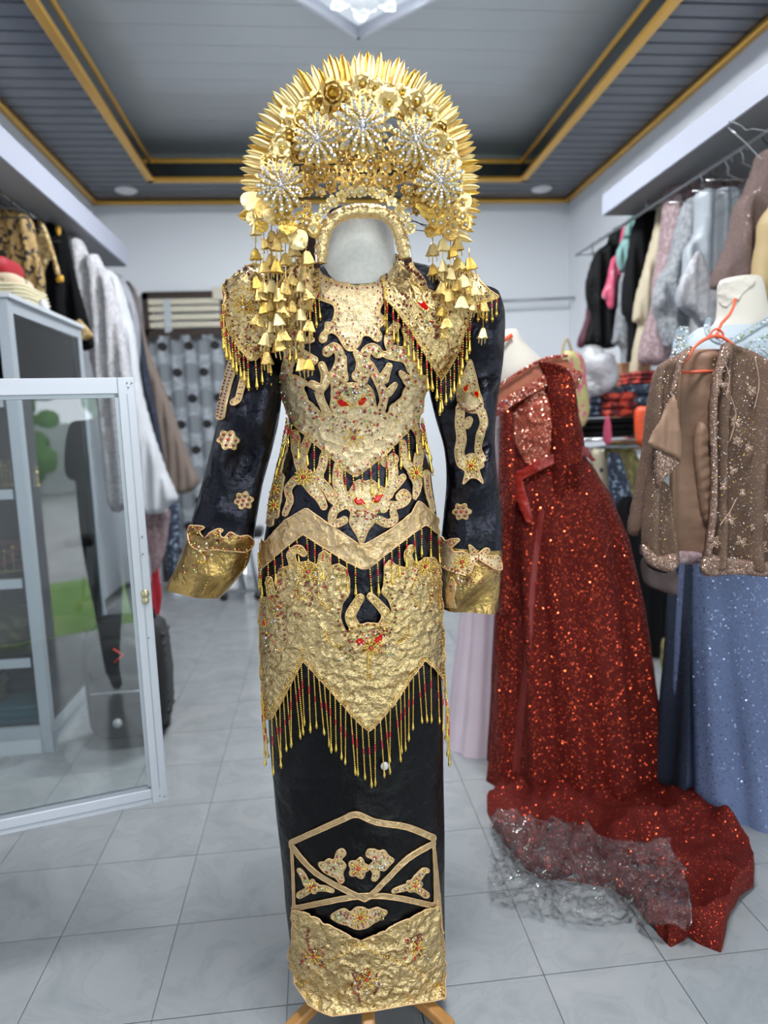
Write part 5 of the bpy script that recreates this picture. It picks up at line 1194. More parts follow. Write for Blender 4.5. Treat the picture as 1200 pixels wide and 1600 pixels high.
# ---------------------------------------------------------------- stand on black feet near the back doorway
fp = atz(350, 934, .02); fq = atz(404, 934, .02)
st_ = thing('machine_stand', 'small grey metal stand on black feet far behind the embroidered cuff', 'stand', (fp.x, fp.y, 0))
for p in (fp, fq): MB().ball((p.x, p.y, .035), .035, 0, nu=12, nv=8).build('foot', 'black_plastic', st_, True)
hh = at(392, 838, fp.y).z
MB().box(fp.x+.02, fq.x+.03, fp.y-.015, fp.y+.015, .05, .08).build('base_bar', 'steel_dull', st_); MB().bar((fp.x+.16, fp.y, .06), (fp.x+.12, fp.y, hh), .014, 8).build('leg', 'steel_dull', st_, True); MB().bar((fq.x-.01, fp.y, .06), (fq.x-.06, fp.y, hh), .014, 8).build('leg', 'steel_dull', st_, True)
bevel(MB().box(fp.x+.08, fq.x+.06, fp.y-.1, fp.y+.1, hh, hh+.07).build('head', 'black_plastic', st_), .02, 3)
# ---------------------------------------------------------------- suitcase backpack
sb0 = atz(212, 1158, 0); SX0, SX1, SY = -1.0, -.665, 2.93
su = thing('wheeled_backpack', 'black wheeled backpack standing on the floor behind the glass door', 'backpack', ((SX0+SX1)/2, SY, 0))
def rbox(name, x0, x1, y0, y1, z0, z1, m, parent, pw=5., wob=.0, seed=0):
    cx, cy, cz = (x0+x1)/2, (y0+y1)/2, (z0+z1)/2; R = []
    for j in range(15):
        v = -math.pi/2+math.pi*j/14; cv, sv = math.cos(v), math.sin(v); row = []
        for k in range(32):
            u = 2*math.pi*k/32; d = Vector((math.cos(u)*cv, math.sin(u)*cv, sv)); f_ = (abs(d.x)**pw+abs(d.y)**pw+abs(d.z)**pw)**(-1/pw)
            p = Vector((cx+d.x*f_*(x1-x0)/2, cy+d.y*f_*(y1-y0)/2, cz+d.z*f_*(z1-z0)/2))
            if wob: p += d*wob*noise.noise(p*9+Vector((seed, 0, 0)))
            row.append(p)
        R.append(row)
    return loft(name, R[::-1], m, parent)
rbox('shell', SX0+.0, SX1, SY-.12, SY+.12, .03, .53, 'suitcase', su, 5, .008)
rbox('front_pocket', SX0+.03, SX1-.035, SY-.18, SY-.06, .05, .34, 'suitcase', su, 4, .006, 2); rbox('upper_pocket', SX0+.05, SX1-.07, SY-.155, SY-.08, .30, .47, 'suitcase', su, 4, .006, 3)
for i in range(9): MB().tube([Vector((SX1-.010, SY-.06+.015*q, .12+i*.042)) for q in range(9)], .011, 6).build('rib', 'suitcase_trim', su, True)
MB().tube([Vector(p) for p in ((SX1-.12, SY, .52), (SX1-.12, SY, .56), (SX1-.05, SY, .56), (SX1-.05, SY, .52))], .010, 8).build('handle', 'suitcase_trim', su, True)
for x in (SX0+.05, SX1-.05):
    MB().lathe([(0, -.02), (.035, -.02), (.035, .02), (0, .02)], (0,0,0), 14); R = Matrix.Rotation(math.pi/2, 4, 'Y'); inst('wheel', MB().lathe([(.01, -.018), (.033, -.016), (.035, 0), (.033, .016), (.01, .018)], (0,0,0), 16).data('wheel', 'black_plastic', True), su, Matrix.Translation((x, SY+.08, .036)) @ R)
MB().tube([Vector((SX0+.06+i*.022, SY-.186, .27)) for i in range(10)], .004, 6).build('zip', 'steel_dull', su, True)
pb_ = onY(183, 1131, SY-.19); MB().lathe([(.019, -.004), (.019, .004), (0, .006)], (0,0,0), 14)
inst('badge', MB().lathe([(.019, -.004), (.019, .003), (.0, .007)], (0,0,0), 14).data('badge', 'grey_badge', True), su, Matrix.Translation((pb_.x, SY-.184, pb_.z)) @ Matrix.Rotation(math.pi/2, 4, 'X'))
pc = onY(185, 1024, SY-.16); MB().tube([pc+Vector((-.018, 0, .028)), pc+Vector((.018, 0, 0)), pc+Vector((-.018, 0, -.028))], .004, 5).build('chevron', 'red_badge', su, True)
# ---------------------------------------------------------------- open glass door of the near cabinet
Yr = 1.62; TRc = at(213, 590, Yr); BRc = at(259, 1247, Yr); dx_ = (TRc.x+BRc.x)/2
zt2, zb2 = TRc.z, BRc.z
dirn = Vector((-.352, -.092, 0)).normalized(); W_ = .72; nrm_ = Vector((-dirn.y, dirn.x, 0))
dcab = thing('display_cabinet', 'white aluminium display cabinet whose glass door stands open at the near left', 'cabinet', (dx_, Yr, 0))
gd = thing('door', None, None, (dx_, Yr, zb2)); gd.parent = dcab; gd.location = (0, 0, zb2)
def dbox(u0, u1, z0, z1, t0, t1):
    o = Vector((dx_, Yr, 0)); V = [o+dirn*u+nrm_*t+Vector((0,0,z)) for u in (u0, u1) for t in (t0, t1) for z in (z0, z1)]
    return MB().add(V, [(0,1,3,2),(4,6,7,5),(0,4,5,1),(2,3,7,6),(0,2,6,4),(1,5,7,3)])
fw = .036
bevel(dbox(0, fw, zb2, zt2, -.012, .012).build('stile', 'alu_white', gd), .002); bevel(dbox(W_-fw, W_, zb2, zt2, -.012, .012).build('stile', 'alu_white', gd), .002)
bevel(dbox(fw, W_-fw, zt2-fw, zt2, -.0115, .0115).build('rail', 'alu_white', gd), .002); bevel(dbox(fw, W_-fw, zb2, zb2+fw, -.0115, .0115).build('rail', 'alu_white', gd), .002)
for (u0, u1, z0, z1) in ((fw, fw+.008, zb2+fw, zt2-fw), (fw, W_-fw, zt2-fw-.008, zt2-fw), (fw, W_-fw, zb2+fw, zb2+fw+.007)): dbox(u0, u1, z0, z1, -.008, .008).build('bead_strip', 'alu_grey', gd)
for (u0, u1, z0, z1) in ((fw*.45, fw*.52, zb2+fw, zt2-fw), (fw, W_-fw, zb2+fw*.35, zb2+fw*.42)): dbox(u0, u1, z0, z1, -.0128, .0128).build('groove', 'alu_grey', gd)
dbox(fw+.002, W_-fw-.002, zb2+fw+.002, zt2-fw-.002, -.002, .002).build('pane', 'glass_door', gd)
for (u, z) in ((.006, zt2-.012), (.016, zt2-.012), (.014, zt2-.022), (.008, zb2+.012), (.018, zb2+.016), (.010, zt2-.36), (.012, zt2-.40), (.014, zt2-.60)):
    c = Vector((dx_, Yr, z))+dirn*u; s_ = -1 if nrm_.y > 0 else 1; MB().ball(c+nrm_*.0125*s_, .0022, 0).build('rivet', 'steel_dull', gd, True)
s_ = -1 if nrm_.y > 0 else 1; kz = at(232, 925, Yr).z; c = Vector((dx_, Yr, kz))+dirn*.015+nrm_*.013*s_
rk = MB().ball(c, .0105, 0, (1, .5, 1), 12, 8).ball(c+Vector((0,0,-.016)), .009, 0, (1, .5, 1), 12, 8); rk.build('lock', 'brass', gd, True)
hx = Vector((dx_, Yr, 0))+dirn*(W_+.012)
nb = MB()                                           # the cabinet it belongs to, out of view at the left
nb.box(hx.x-.5, hx.x, hx.y-.05, hx.y-.01, 0, .04).box(hx.x-.03, hx.x, hx.y-.05, hx.y-.01, .04, 1.5).box(hx.x-.5, hx.x-.47, hx.y-.05, hx.y-.01, .04, 1.5).box(hx.x-.5, hx.x, hx.y-.7, hx.y-.01, 1.5, 1.53).box(hx.x-.5, hx.x, hx.y-.7, hx.y-.05, 0, .04).box(hx.x-.5, hx.x-.47, hx.y-.7, hx.y-.66, .04, 1.5).box(hx.x-.03, hx.x, hx.y-.7, hx.y-.66, .04, 1.5)
nb.build('cabinet_frame', 'alu_white', dcab)
# ---------------------------------------------------------------- right side
RXr = 1.92; q0 = atx(1097, 270, RXr); q1_ = atx(1158, 233, RXr); rzr = min((q0.z+q1_.z)/2, f1.z-.03)
rr_ = thing('clothes_rail', 'grey metal clothes rail under the right soffit', 'rail', (RXr, 2.2, rzr)); MB().bar((RXr, 2.2, rzr), (RXr, 4.9, rzr), .010, 10).build('bar', 'steel_dull', rr_, True)
for y in (2.7, 3.85): MB().bar((RXr, y, rzr), (RXr, y, f1.z), .012, 8).build('hanger_rod', 'steel_dull', rr_, True)
MB().bar((RXr, 4.85, rzr), (XR, 4.85, rzr), .012, 8).build('wall_arm', 'steel_dull', rr_, True)
for i, (y, x) in enumerate(((2.98, 0), (3.12, .02), (3.28, -.01))): hanger(['silver wire hanger nearest on the right clothes rail', 'silver wire hanger in the middle of the empty ones on the right rail', 'silver wire hanger closest to the mauve lace gowns'][i], RXr+x, y, rzr-.006, 'chrome', .17, 'empty wire hangers on the right rail')
bent = thing('clothes_hanger', 'bent silver wire hanger sticking up at the right soffit edge', 'hanger', at(1175, 200, 2.7), 'empty wire hangers on the right rail')
MB().tube([at(x, y, 2.7) for x, y in crom([(1138,192),(1142,190),(1158,196),(1166,203),(1176,201),(1200,205),(1215,208)], 4)], .0022, 6).build('wire', 'chrome', bent, True); MB().tube([at(x, y, 2.7) for x, y in ((1137,198),(1164,222),(1185,244),(1192,252))], .0022, 6).build('wire', 'chrome', bent, True)
rc = (-9, XR-.015)
def c5(L): return [(780+x/2.857, 230+y/2.857) for x, y in L]
garment('coat', 'maroon edged coat at the far end of the right rail', 'coat', [('p', c5([(430,500),(400,600),(385,760),(345,880),(380,892),(430,800),(470,650)]))], 4.62, .06, 'maroon', folds=8, st=4, smooth_edge=8, rail='R')
garment('coat', 'black beaded coat near the far end of the right rail', 'coat', [('p', c5([(385,620),(398,560),(430,470),(480,430),(500,375),(530,352),(565,350),(590,420),(560,600),(540,800),(515,895),(400,890),(380,860),(410,760),(393,700)]))], 4.5, .10, 'black_speck', folds=7, famp=.016, st=4, rail='R')
garment('blouse', 'hot pink blouse between the black coat and the teal blouse', 'blouse', [('p', c5([(552,352),(578,350),(590,420),(570,520),(525,600),(515,700),(505,724),(485,716),(480,690),(457,662),(480,600),(500,500),(530,470)]))], 4.38, .06, 'pink_hot', folds=9, st=3, rail='R')
garment('blouse', 'pale teal blouse hanging beside the hot pink one', 'blouse', [('p', c5([(575,318),(598,305),(620,310),(612,420),(585,500),(552,550),(536,545),(520,480),(550,410)]))], 4.28, .07, 'teal', folds=9, st=3, rail='R')
garment('gown', 'slim grey gown hanging under the pale teal blouse', 'gown', [('p', c5([(545,560),(600,500),(612,700),(600,840),(575,880),(590,1000),(575,1060),(540,1060),(540,900),(505,880),(512,820),(530,700)]))], 4.3, .08, 'grey_lace', folds=8, st=4, rail='R')
garment('coat', 'navy and black long coat beside the cream gown on the right rail', 'coat', [('p', c5([(640,262),(670,255),(702,268),(700,350),(670,450),(640,600),(620,720),(610,900),(590,980),(570,960),(575,800),(548,718),(560,560),(590,400),(610,320)]))], 4.08, .10, 'black_cloth', folds=8, st=4, rail='R')
garment('gown', 'pale cream gown with wide sleeve between the black coat and mauve lace', 'gown', [('p', c5([(720,245),(745,228),(770,240),(760,400),(720,520),(690,620),(668,720),(660,790),(655,900),(610,1035),(580,1040),(600,900),(625,790),(598,775),(620,640),(660,500),(690,380)]))], 3.88, .10, 'cream_cloth', folds=8, famp=.014, st=4, rail='R')
garment('gown', 'dusty mauve lace gown on the right rail above the cardboard box', 'gown', [('p', c5([(745,215),(770,165),(800,140),(850,118),(900,120),(960,135),(1050,155),(1060,200),(1000,260),(900,400),(850,600),(780,800),(740,960),(640,960),(650,850),(690,700),(690,620),(720,500),(735,380)]))], 3.64, .16, 'mauve_lace', folds=6, famp=.02, st=4, rail='R')
garment('gown', 'grey lace gown between the mauve lace and the silver satin', 'gown', [('p', c5([(835,240),(860,225),(900,225),(905,400),(870,520),(850,620),(830,760),(815,870),(760,900),(738,870),(715,760),(690,690),(730,560),(770,500),(790,400),(810,300)]))], 3.42, .14, 'grey_lace', folds=7, famp=.02, st=4, rail='R')
garment('trousers', 'silver grey satin trousers folded over a hanger on the right rail', 'trousers', [('p', c5([(885,202),(960,190),(1048,185),(1052,300),(1030,450),(1000,560),(985,680),(965,790),(900,815),(870,760),(810,720),(795,660),(820,560),(835,450),(870,400),(878,300)]))], 3.2, .10, 'silver_satin', folds=6, famp=.022, st=4, rail='R')
garment('trousers', 'slate blue satin trousers tucked right behind the silver pair', 'trousers', [('p', c5([(1052,182),(1105,182),(1095,240),(1060,340),(1040,480),(1010,620),(985,780),(965,790),(985,650),(1010,520),(1035,400)]))], 3.26, .07, 'grey_satin', folds=8, st=4, rail='R')
garment('scarf', 'white lace scarf spilling below the silver trousers', 'scarf', [('p', c5([(870,480),(900,470),(930,560),(975,620),(960,780),(920,800),(880,740),(820,700),(800,640),(830,560)]))], 3.12, .05, 'white_lace', folds=9, famp=.012, st=4)
garment('gown', 'brown glitter gown hanging tall at the right rail above the linen form', 'gown', [('p', c5([(1165,25),(1185,15),(1260,20),(1280,300),(1230,480),(1170,590),(1140,600),(1080,610),(1010,630),(980,625),(985,560),(1010,480),(1040,380),(1075,260),(1110,200),(1140,110)]))], 2.86, .16, 'brown_glitter', folds=5, famp=.024, st=5, rail='R')
garment('gown', 'golden tan gown at the very edge beside the brown glitter gown', 'gown', [('p', c5([(1188,300),(1290,240),(1300,760),(1200,720),(1150,640),(1150,560),(1170,430)]))], 2.68, .12, 'tan_cloth', folds=6, st=5, rail='R')
# ---------------------------------------------------------------- shelf rack with bundles
RY = 3.55; s0, s1_ = at(902, 688, RY), at(1010, 688, RY); szr = s0.z
rk = thing('steel_rack', 'chrome shelf rack loaded with bright fabrics behind the red gown', 'rack', (s0.x, RY, 0))
for x in (s0.x-.1, s1_.x+.25):
    for y in (RY, RY+.42): MB().bar((x, y, 0), (x, y, szr+.02), .014, 10).build('post', 'chrome', rk, True)
for z in (szr,):
    for y in (RY, RY+.42): MB().bar((s0.x-.1, y, z), (s1_.x+.25, y, z), .011, 8).build('rail', 'chrome', rk, True)
    for i in range(7): MB().bar((s0.x-.05+i*.1, RY, z), (s0.x-.05+i*.1, RY+.42, z), .006, 6).build('shelf_wire', 'chrome', rk, True)
zb_ = szr+.012
def lump(name, label, cat, outline, Y, thick, m, **kw): return garment(name, label, cat, outline, Y, thick, m, st=3, **kw)
bundle('fabric_bundle', 'black fabric bundle lying flat on the chrome rack', 'fabric', (s0.x+.30, RY+.24, zb_), .62, .36, .10, 'black_cloth', 1, 'bundles on the chrome rack')
bundle('fabric_bundle', 'red and orange batik bundle on the chrome rack beside the plastic bag', 'fabric', (at(960, 640, RY+.15).x, RY+.17, zb_+.105), .20, .26, .13, 'batik', 2, 'bundles on the chrome rack')
bundle('fabric_bundle', 'dark blue speckled bundle on the chrome rack near the brown jacket', 'fabric', (at(992, 620, RY+.15).x, RY+.2, zb_+.105), .16, .3, .17, 'batik_blue', 3, 'bundles on the chrome rack')
bundle('fabric_bundle', 'red batik bundle topmost on the chrome rack', 'fabric', (at(1000, 600, RY+.2).x+.03, RY+.24, zb_+.28), .20, .26, .07, 'batik', 4, 'bundles on the chrome rack')
bundle('fabric_bundle', 'blue and red patterned bundle on the chrome rack behind the floral bag', 'fabric', (at(925, 645, RY+.15).x, RY+.22, zb_+.105), .15, .24, .11, 'batik_blue', 5, 'bundles on the chrome rack')
lump('hanging_cloth', 'bright orange red cloth hanging over the rack edge beside the brown jacket', 'cloth', [('p', [(994,640),(1010,636),(1022,650),(1018,690),(1008,700),(996,690)])], RY-.08, .09, 'orange_cloth', folds=8)
lump('hanging_cloth', 'small pink cloth poking out under the chrome shelf', 'cloth', [('p', [(945,655),(952,652),(956,690),(944,692)])], RY-.06, .04, 'pink_hot', smooth_edge=5)
lump('carry_bag', 'yellow and pink floral bag with a handle beside the plastic bag', 'bag', [('p', [(876,556),(900,550),(913,566),(916,600),(920,640),(912,665),(895,668),(885,640)])], RY-.06, .10, 'floral')
cbg = bpy.data.objects['carry_bag']; MB().tube([at(x, y, RY-.07) for x, y in crom([(878,562),(880,540),(886,530),(892,545),(894,560)], 5)], .006, 6).build('handle', 'tan_cloth', cbg, True); MB().tube([at(x, y, RY-.13) for x, y in crom([(880,590),(878,570),(884,562),(890,572),(889,592)], 5)], .005, 6).build('handle', 'navy', cbg, True)
pbg = rbox('plastic_bag', *(lambda a, b: (a.x, b.x, RY-.02, RY+.28, a.z, b.z))(at(914, 622, RY+.1), at(968, 541, RY+.1)), 'white_film', None, 2.4, .05, 4); tag(pbg, 'puffed translucent white plastic bag on the chrome rack', 'bag')
rb2 = rbox('folded_cloth', *(lambda a, b: (a.x+.03, b.x-.03, RY+.03, RY+.22, a.z+.03, b.z-.07))(at(914, 622, RY+.1), at(968, 541, RY+.1)), 'pink_satin', None, 2.6, .03, 5); tag(rb2, 'pale pink cloth inside the puffed plastic bag', 'cloth')
cbp = at(990, 600, RY+.3); cb2 = at(1030, 565, RY+.3)
cbx = thing('cardboard_box', 'brown cardboard box behind the bundles under the mauve gown', 'box', (cbp.x, RY+.45, cbp.z)); bevel(MB().box(cbp.x, cb2.x+.03, RY+.46, RY+.68, zb_-.1, cb2.z).build('body', 'carton', cbx), .004); MB().box(cbp.x-.003, cb2.x+.033, RY+.457, RY+.683, cb2.z, cb2.z+.012).build('lid', 'carton', cbx)
shb = struct('trim_7', MB().box(cbp.x-.3, XR, RY+.45, RY+.8, zb_-.13, zb_-.1).box(XR-.04, XR, RY+.45, RY+.8, 0, zb_-.13), 'alu_pale')
# dark prints hanging below the shelf
for nm, lb, ol, Y, m in (
    ('print_dress', 'cream and black patterned dress hanging under the chrome shelf', [(922,708),(938,702),(952,730),(960,780),(975,900),(960,940),(940,860),(930,770)], RY+.05, 'batik2'),
    ('print_dress', 'olive patterned dress hanging under the chrome shelf', [(945,700),(985,696),(1000,740),(995,840),(970,900),(955,800)], RY+.14, 'olive'),
    ('print_dress', 'black and blue speckled dress hanging between the red gown and brown jacket', [(950,715),(968,712),(990,790),(1000,850),(1010,960),(1015,1060),(985,1060),(968,940),(958,820)], RY-.06, 'batik_blue'),
    ('print_dress', 'long black dress widened to fill the dark gap beside the red sequin gown', [(962,790),(1000,780),(1062,800),(1080,900),(1086,1040),(1088,1170),(1070,1236),(1000,1242),(985,1100),(970,960)], RY-.10, 'black_cloth'),  # outline stretched so black covers the bright floor and wall in the gap
    ('print_dress', 'turquoise edged dress peeking beside the blue sequin gown', [(1048,900),(1060,895),(1068,930),(1064,985),(1052,990),(1054,950)], RY-.28, 'teal_bright'),
    ('print_dress', 'olive green dress low in the gap between the gowns', [(1036,1010),(1050,1000),(1056,1080),(1052,1180),(1036,1200),(1032,1100)], RY-.3, 'olive')):
    garment(nm, lb, 'dress', [('p', ol)], Y, .10, m, folds=8, famp=.012, st=5, group='printed dresses under the rack')
lrail = thing('clothes_rail', 'low dark clothes rail under the chrome shelf', 'rail', (s0.x, RY, szr-.06)); MB().bar((s0.x-.08, RY+.05, szr-.045), (s1_.x+.24, RY+.05, szr-.045), .01, 8).build('bar', 'steel_dull', lrail, True)
# ---------------------------------------------------------------- gowns on forms
def stand(t, x, y, z1):
    MB().bar((x, y, .05), (x, y, z1), .018, 10).build('pole', 'steel_dull', t, True); MB().lathe([(.14, 0), (.14, .015), (.03, .04), (.02, .08)], (x, y, 0), 24).build('base', 'steel_dull', t, True)
# red sequin gown
Yg = 2.32
f2 = thing('dress_form', 'cream dress form wearing the red sequin gown', 'mannequin', at(805, 600, Yg)); ORG[f2.name] = Vector(at(805, 600, Yg))
frow = [(516, 787, 806, .04, 0), (530, 782, 812, .05, 0), (545, 776, 826, .06, 0), (560, 772, 842, .07, 0), (580, 770, 862, .09, 0), (640, 780, 890, .10, 0), (720, 800, 896, .09, 0), (800, 796, 920, .11, 0)]
loft('torso', body_rings(frow, [516+i*14 for i in range(21)], Yg, 40), 'linen_cream', f2, cap=(True, True)); tb = at(797, 527, Yg-.05)
MB().tube([at(785, 533, Yg-.06), at(800, 524, Yg-.06)], .008, 6).build('neck_cap', 'orange_cloth', f2, True)
stand(f2, at(830, 900, Yg).x, Yg, .9)
grow = [(592, 786, 868, .095, .02), (604, 783, 890, .115, .0), (640, 782, 899, .13, 0), (680, 784, 908, .125, 0), (712, 790, 912, .115, 0), (740, 788, 930, .13, 0), (780, 783, 952, .16, 0), (850, 780, 974, .19, 0), (950, 778, 992, .22, 0), (1050, 777, 1006, .25, 0), (1150, 774, 1020, .275, 0), (1215, 770, 1030, .29, 0), (1238, 766, 1036, .29, 0)]
def gf(q, y):
    k = max(0, min(1, (y-700)/250)); return k*(.075*math.sin(q*11+.8*math.sin(q*3+y*.006))+.022*math.sin(q*23+y*.004))+.02*k*noise.noise(Vector((math.cos(q)*2, math.sin(q)*2, y*.01)))
gown = thing('sequin_gown', 'rust red sequin gown with long train on a dress form', 'gown', at(880, 1200, Yg)); GR = body_rings(grow, [592+i*(1238-592)/80 for i in range(81)], Yg, 160, fold=gf)
gown.location = (at(880, 1200, Yg).x, Yg, 0); ORG[gown.name] = Vector(gown.location)
loft('skirt_and_bodice', GR, 'red_sequin', gown)
gb = bvh_of([GR])
sh = [((842, 566), (884, 578)), ((850, 590), (896, 600)), ((858, 640), (902, 650)), ((864, 700), (908, 706)), ((862, 780), (898, 790)), ((858, 880), (886, 886)), ((856, 920), (880, 922))]
loft('sleeve', sleeve_rings(sh, Yg-.13, lambda t: .045-.02*t, 24, 4, 30), 'red_sequin', gown, cap=(True, True))
sh2 = [((782, 640), (800, 645)), ((781, 700), (802, 702)), ((779, 800), (800, 800)), ((779, 900), (797, 900)), ((780, 960), (795, 960))]
loft('sleeve', sleeve_rings(sh2, Yg-.14, lambda t: .04-.015*t, 20, 6, 24), 'red_sequin', gown, cap=(True, True))
shp = [('p', [(784,648),(783,606),(800,592),(820,578),(842,564),(862,560),(880,570),(893,590),(894,610),(860,600),(835,612),(805,632)], 1)]
fake = bvh_of([body_rings([(540, 770, 880, .09, 0), (600, 775, 900, .10, 0), (700, 775, 915, .12, 0)], [540+i*10 for i in range(17)], Yg, 48)])
patch('shoulder_yoke', shp, fake, 'skin_mesh', gown, .03, 3, .004, 30, smooth=6, thick=.01)
yk = [('s', [(786,644),(806,626),(834,606),(860,590),(884,592)], 7, 9), ('s', [(786,606),(818,580),(848,563),(872,562)], 2.5, 2.5)]
patch('beaded_edge', yk, fake, 'red_sequin_pale', gown, .042, 2.5, .004, 60, smooth=6, rnd=(120, .003, [2, 4, 2, 2], 1), seed=41)
patch('bodice_panel', [('p', [(796,656),(818,630),(838,612),(856,604),(872,606),(866,640),(860,690),(856,722),(840,728),(822,724),(806,690)])], gb, 'red_sequin_pale', gown, .006, 3, .006, 40, seed=42)
patch('belt', [('s', [(808,748),(830,735),(862,718)], 7, 8), ('s', [(899,703),(912,708),(921,716)], 7, 7), ('s', [(810,746),(815,770),(824,800),(826,812)], 8, 5)], gb, 'red_ribbon', gown, .018, 2.5, .006, 40, smooth=8)
patch('lining_strip', [('s', [(846,800),(836,880),(829,960),(822,1050),(814,1110),(810,1160),(804,1230)], 4.5, 6)], gb, 'red_lining', gown, .001, 3, .001, 30, smooth=2)
fl_b = BVHTree.FromPolygons([(-3,-3,.012),(4,-3,.012),(4,8,.012),(-3,8,.012)], [(0,1,2,3)])
tr = [('p', [(760,1262),(772,1290),(795,1322),(820,1352),(850,1368),(900,1372),(950,1382),(985,1400),(1010,1436),(1048,1474),(1075,1460),(1100,1472),(1127,1482),(1140,1430),(1160,1400),(1178,1385),(1177,1350),(1170,1325),(1140,1300),(1100,1262),(1045,1228),(960,1190),(830,1200),(775,1238)], 1)]
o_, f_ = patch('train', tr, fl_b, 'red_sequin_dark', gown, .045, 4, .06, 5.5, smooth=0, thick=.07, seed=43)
# clear plastic sheet over the train
TV = [v.co for v in o_.data.vertices]; org_ = ORG[gown.name]; tb_ = BVHTree.FromPolygons([tuple(v+org_) for v in TV]+[(-3,-3,.008),(4,-3,.008),(4,8,.008),(-3,8,.008)], [tuple(p.vertices) for p in o_.data.polygons]+[tuple(len(TV)+i for i in range(4))])
film_ = [('p', [(772,1280),(785,1272),(830,1282),(885,1290),(940,1308),(1000,1322),(1042,1326),(1062,1345),(1074,1390),(1082,1440),(1060,1448),(1020,1440),(985,1440),(940,1446),(890,1440),(840,1428),(790,1418),(762,1400),(765,1350),(775,1320)], 1)]
pf, _ = patch('plastic_sheet', film_, tb_, 'clear_film', None, .022, 3, .03, 22, smooth=3, thick=.004, seed=44); tag(pf, 'crumpled clear plastic sheet lying over the red train on the floor', 'plastic sheet')
# pink gown
Yp = 2.62
pk = thing('satin_gown', 'pale pink satin gown standing between the costume and the red gown', 'gown', (at(745, 1200, Yp).x, Yp, 0))
prow = [(570, 762, 806, .06, 0), (600, 756, 806, .08, 0), (700, 752, 800, .09, 0), (850, 738, 800, .11, 0), (950, 722, 800, .13, 0), (1100, 706, 806, .15, 0), (1196, 692, 812, .16, 0)]
loft('skirt', body_rings(prow, [570+i*626/50 for i in range(51)], Yp, 96, fold=lambda q, y: max(0, min(1, (y-700)/300))*(.05*math.sin(q*9+1)+.02*math.sin(q*17))), 'pink_satin', pk)
patch('lace_shoulder', [('p', [(778,574),(792,570),(798,585),(796,620),(790,660),(786,700),(778,690),(776,620)])], bvh_of([body_rings(prow, [570+i*12 for i in range(20)], Yp, 48)]), 'white_lace', pk, .012, 2.5, .014, 60, smooth=2)
f4 = thing('dress_form', 'dress form inside the pale pink gown, neck hidden behind the costume sleeve', 'mannequin', (at(770, 900, Yp).x, Yp, 0)); loft('torso', body_rings([(535, 768, 790, .04, 0), (565, 764, 800, .05, 0), (700, 765, 795, .06, 0), (800, 765, 795, .06, 0)], [535+i*13 for i in range(20)], Yp, 32), 'linen_cream', f4, cap=(True, True)); stand(f4, at(770, 900, Yp).x, Yp, .9)
# blue gown on a turtleneck form
Yb_ = 2.08
f3 = thing('dress_form', 'cream turtleneck dress form wearing the blue sequin gown', 'mannequin', (at(1160, 900, Yb_).x, Yb_, 0))
nrow = [(437, 1128, 1186, .052, -.004), (445, 1124, 1190, .056, 0), (470, 1124, 1194, .058, 0), (500, 1122, 1202, .06, 0), (520, 1105, 1222, .07, 0), (540, 1078, 1250, .09, 0), (600, 1075, 1262, .11, 0), (700, 1090, 1250, .09, 0), (850, 1080, 1260, .11, 0)]
loft('torso', body_rings(nrow, [437+413*(i/36)**1.3 for i in range(37)], Yb_, 40), 'linen_cream', f3, cap=(False, True))
tp = at(1157, 447, Yb_); MB().lathe([(.052, -.02), (.05, .002), (.03, .008), (0, .006)], tp, 18).build('foam_core', 'amber', f3, True); stand(f3, at(1160, 900, Yb_).x, Yb_, .8)
patch('collar_fold', [('p', [(1125,444),(1140,436),(1165,434),(1180,440),(1172,448),(1158,462),(1150,476),(1146,470),(1136,480),(1126,474),(1123,458)])], bvh_of([body_rings(nrow, [437+i*4 for i in range(24)], Yb_, 40)]), 'linen_cream', f3, .004, 2.2, .004, 60)
bl = thing('sequin_gown', 'blue sequin gown on a turtleneck dress form at the right edge', 'gown', (at(1165, 1200, Yb_).x, Yb_, 0))
brow = [(512, 1094, 1240, .082, -.0), (530, 1070, 1256, .10, 0), (550, 1060, 1266, .112, 0), (620, 1066, 1270, .122, 0), (720, 1082, 1262, .10, 0), (800, 1074, 1270, .12, 0), (890, 1066, 1284, .14, 0), (1000, 1062, 1300, .17, 0), (1120, 1060, 1320, .21, 0), (1240, 1058, 1345, .25, 0), (1275, 1056, 1350, .26, 0)]
bfold = lambda q, y: max(0, min(1, (y-780)/300))*(.045*math.sin(q*10+.7)+.02*math.sin(q*19+y*.004))
BR = body_rings(brow, [512+i*(1275-512)/80 for i in range(81)], Yb_, 140, fold=bfold)
mi = []; [mi.extend([1 if i < 30 else 0]*140) for i in range(80)]
loft('gown_body', BR, ['blue_sequin', 'sheer_blue'], bl, mi=mi)
bb = bvh_of([BR])
patch('beaded_neckline', [('s', [(1108,500),(1106,520),(1125,534),(1150,530),(1185,508),(1215,490)], 4, 5), ('s', [(1066,520),(1062,545),(1064,570)], 10, 14), ('s', [(1176,548),(1200,538),(1230,530)], 14, 18)], bb, 'blue_beads', bl, .006, 2.2, .003, 60, smooth=4, rnd=(160, .003, [4, 4, 3], 1), seed=50)
tul = [(850, 1058, 1290, .16, 0), (1000, 1050, 1306, .21, 0), (1120, 1042, 1326, .25, 0), (1240, 1034, 1350, .28, 0), (1262, 1032, 1352, .285, 0)]
TR_ = body_rings(tul, [850+i*412/40 for i in range(41)], Yb_+.02, 120, fold=lambda q, y: .04*math.sin(q*12)); n_ = 120
TRs = [[r[k] for k in range(52, 72)] for r in TR_]
loft('tulle_overlay', TRs, 'blue_tulle', bl, closed=False)
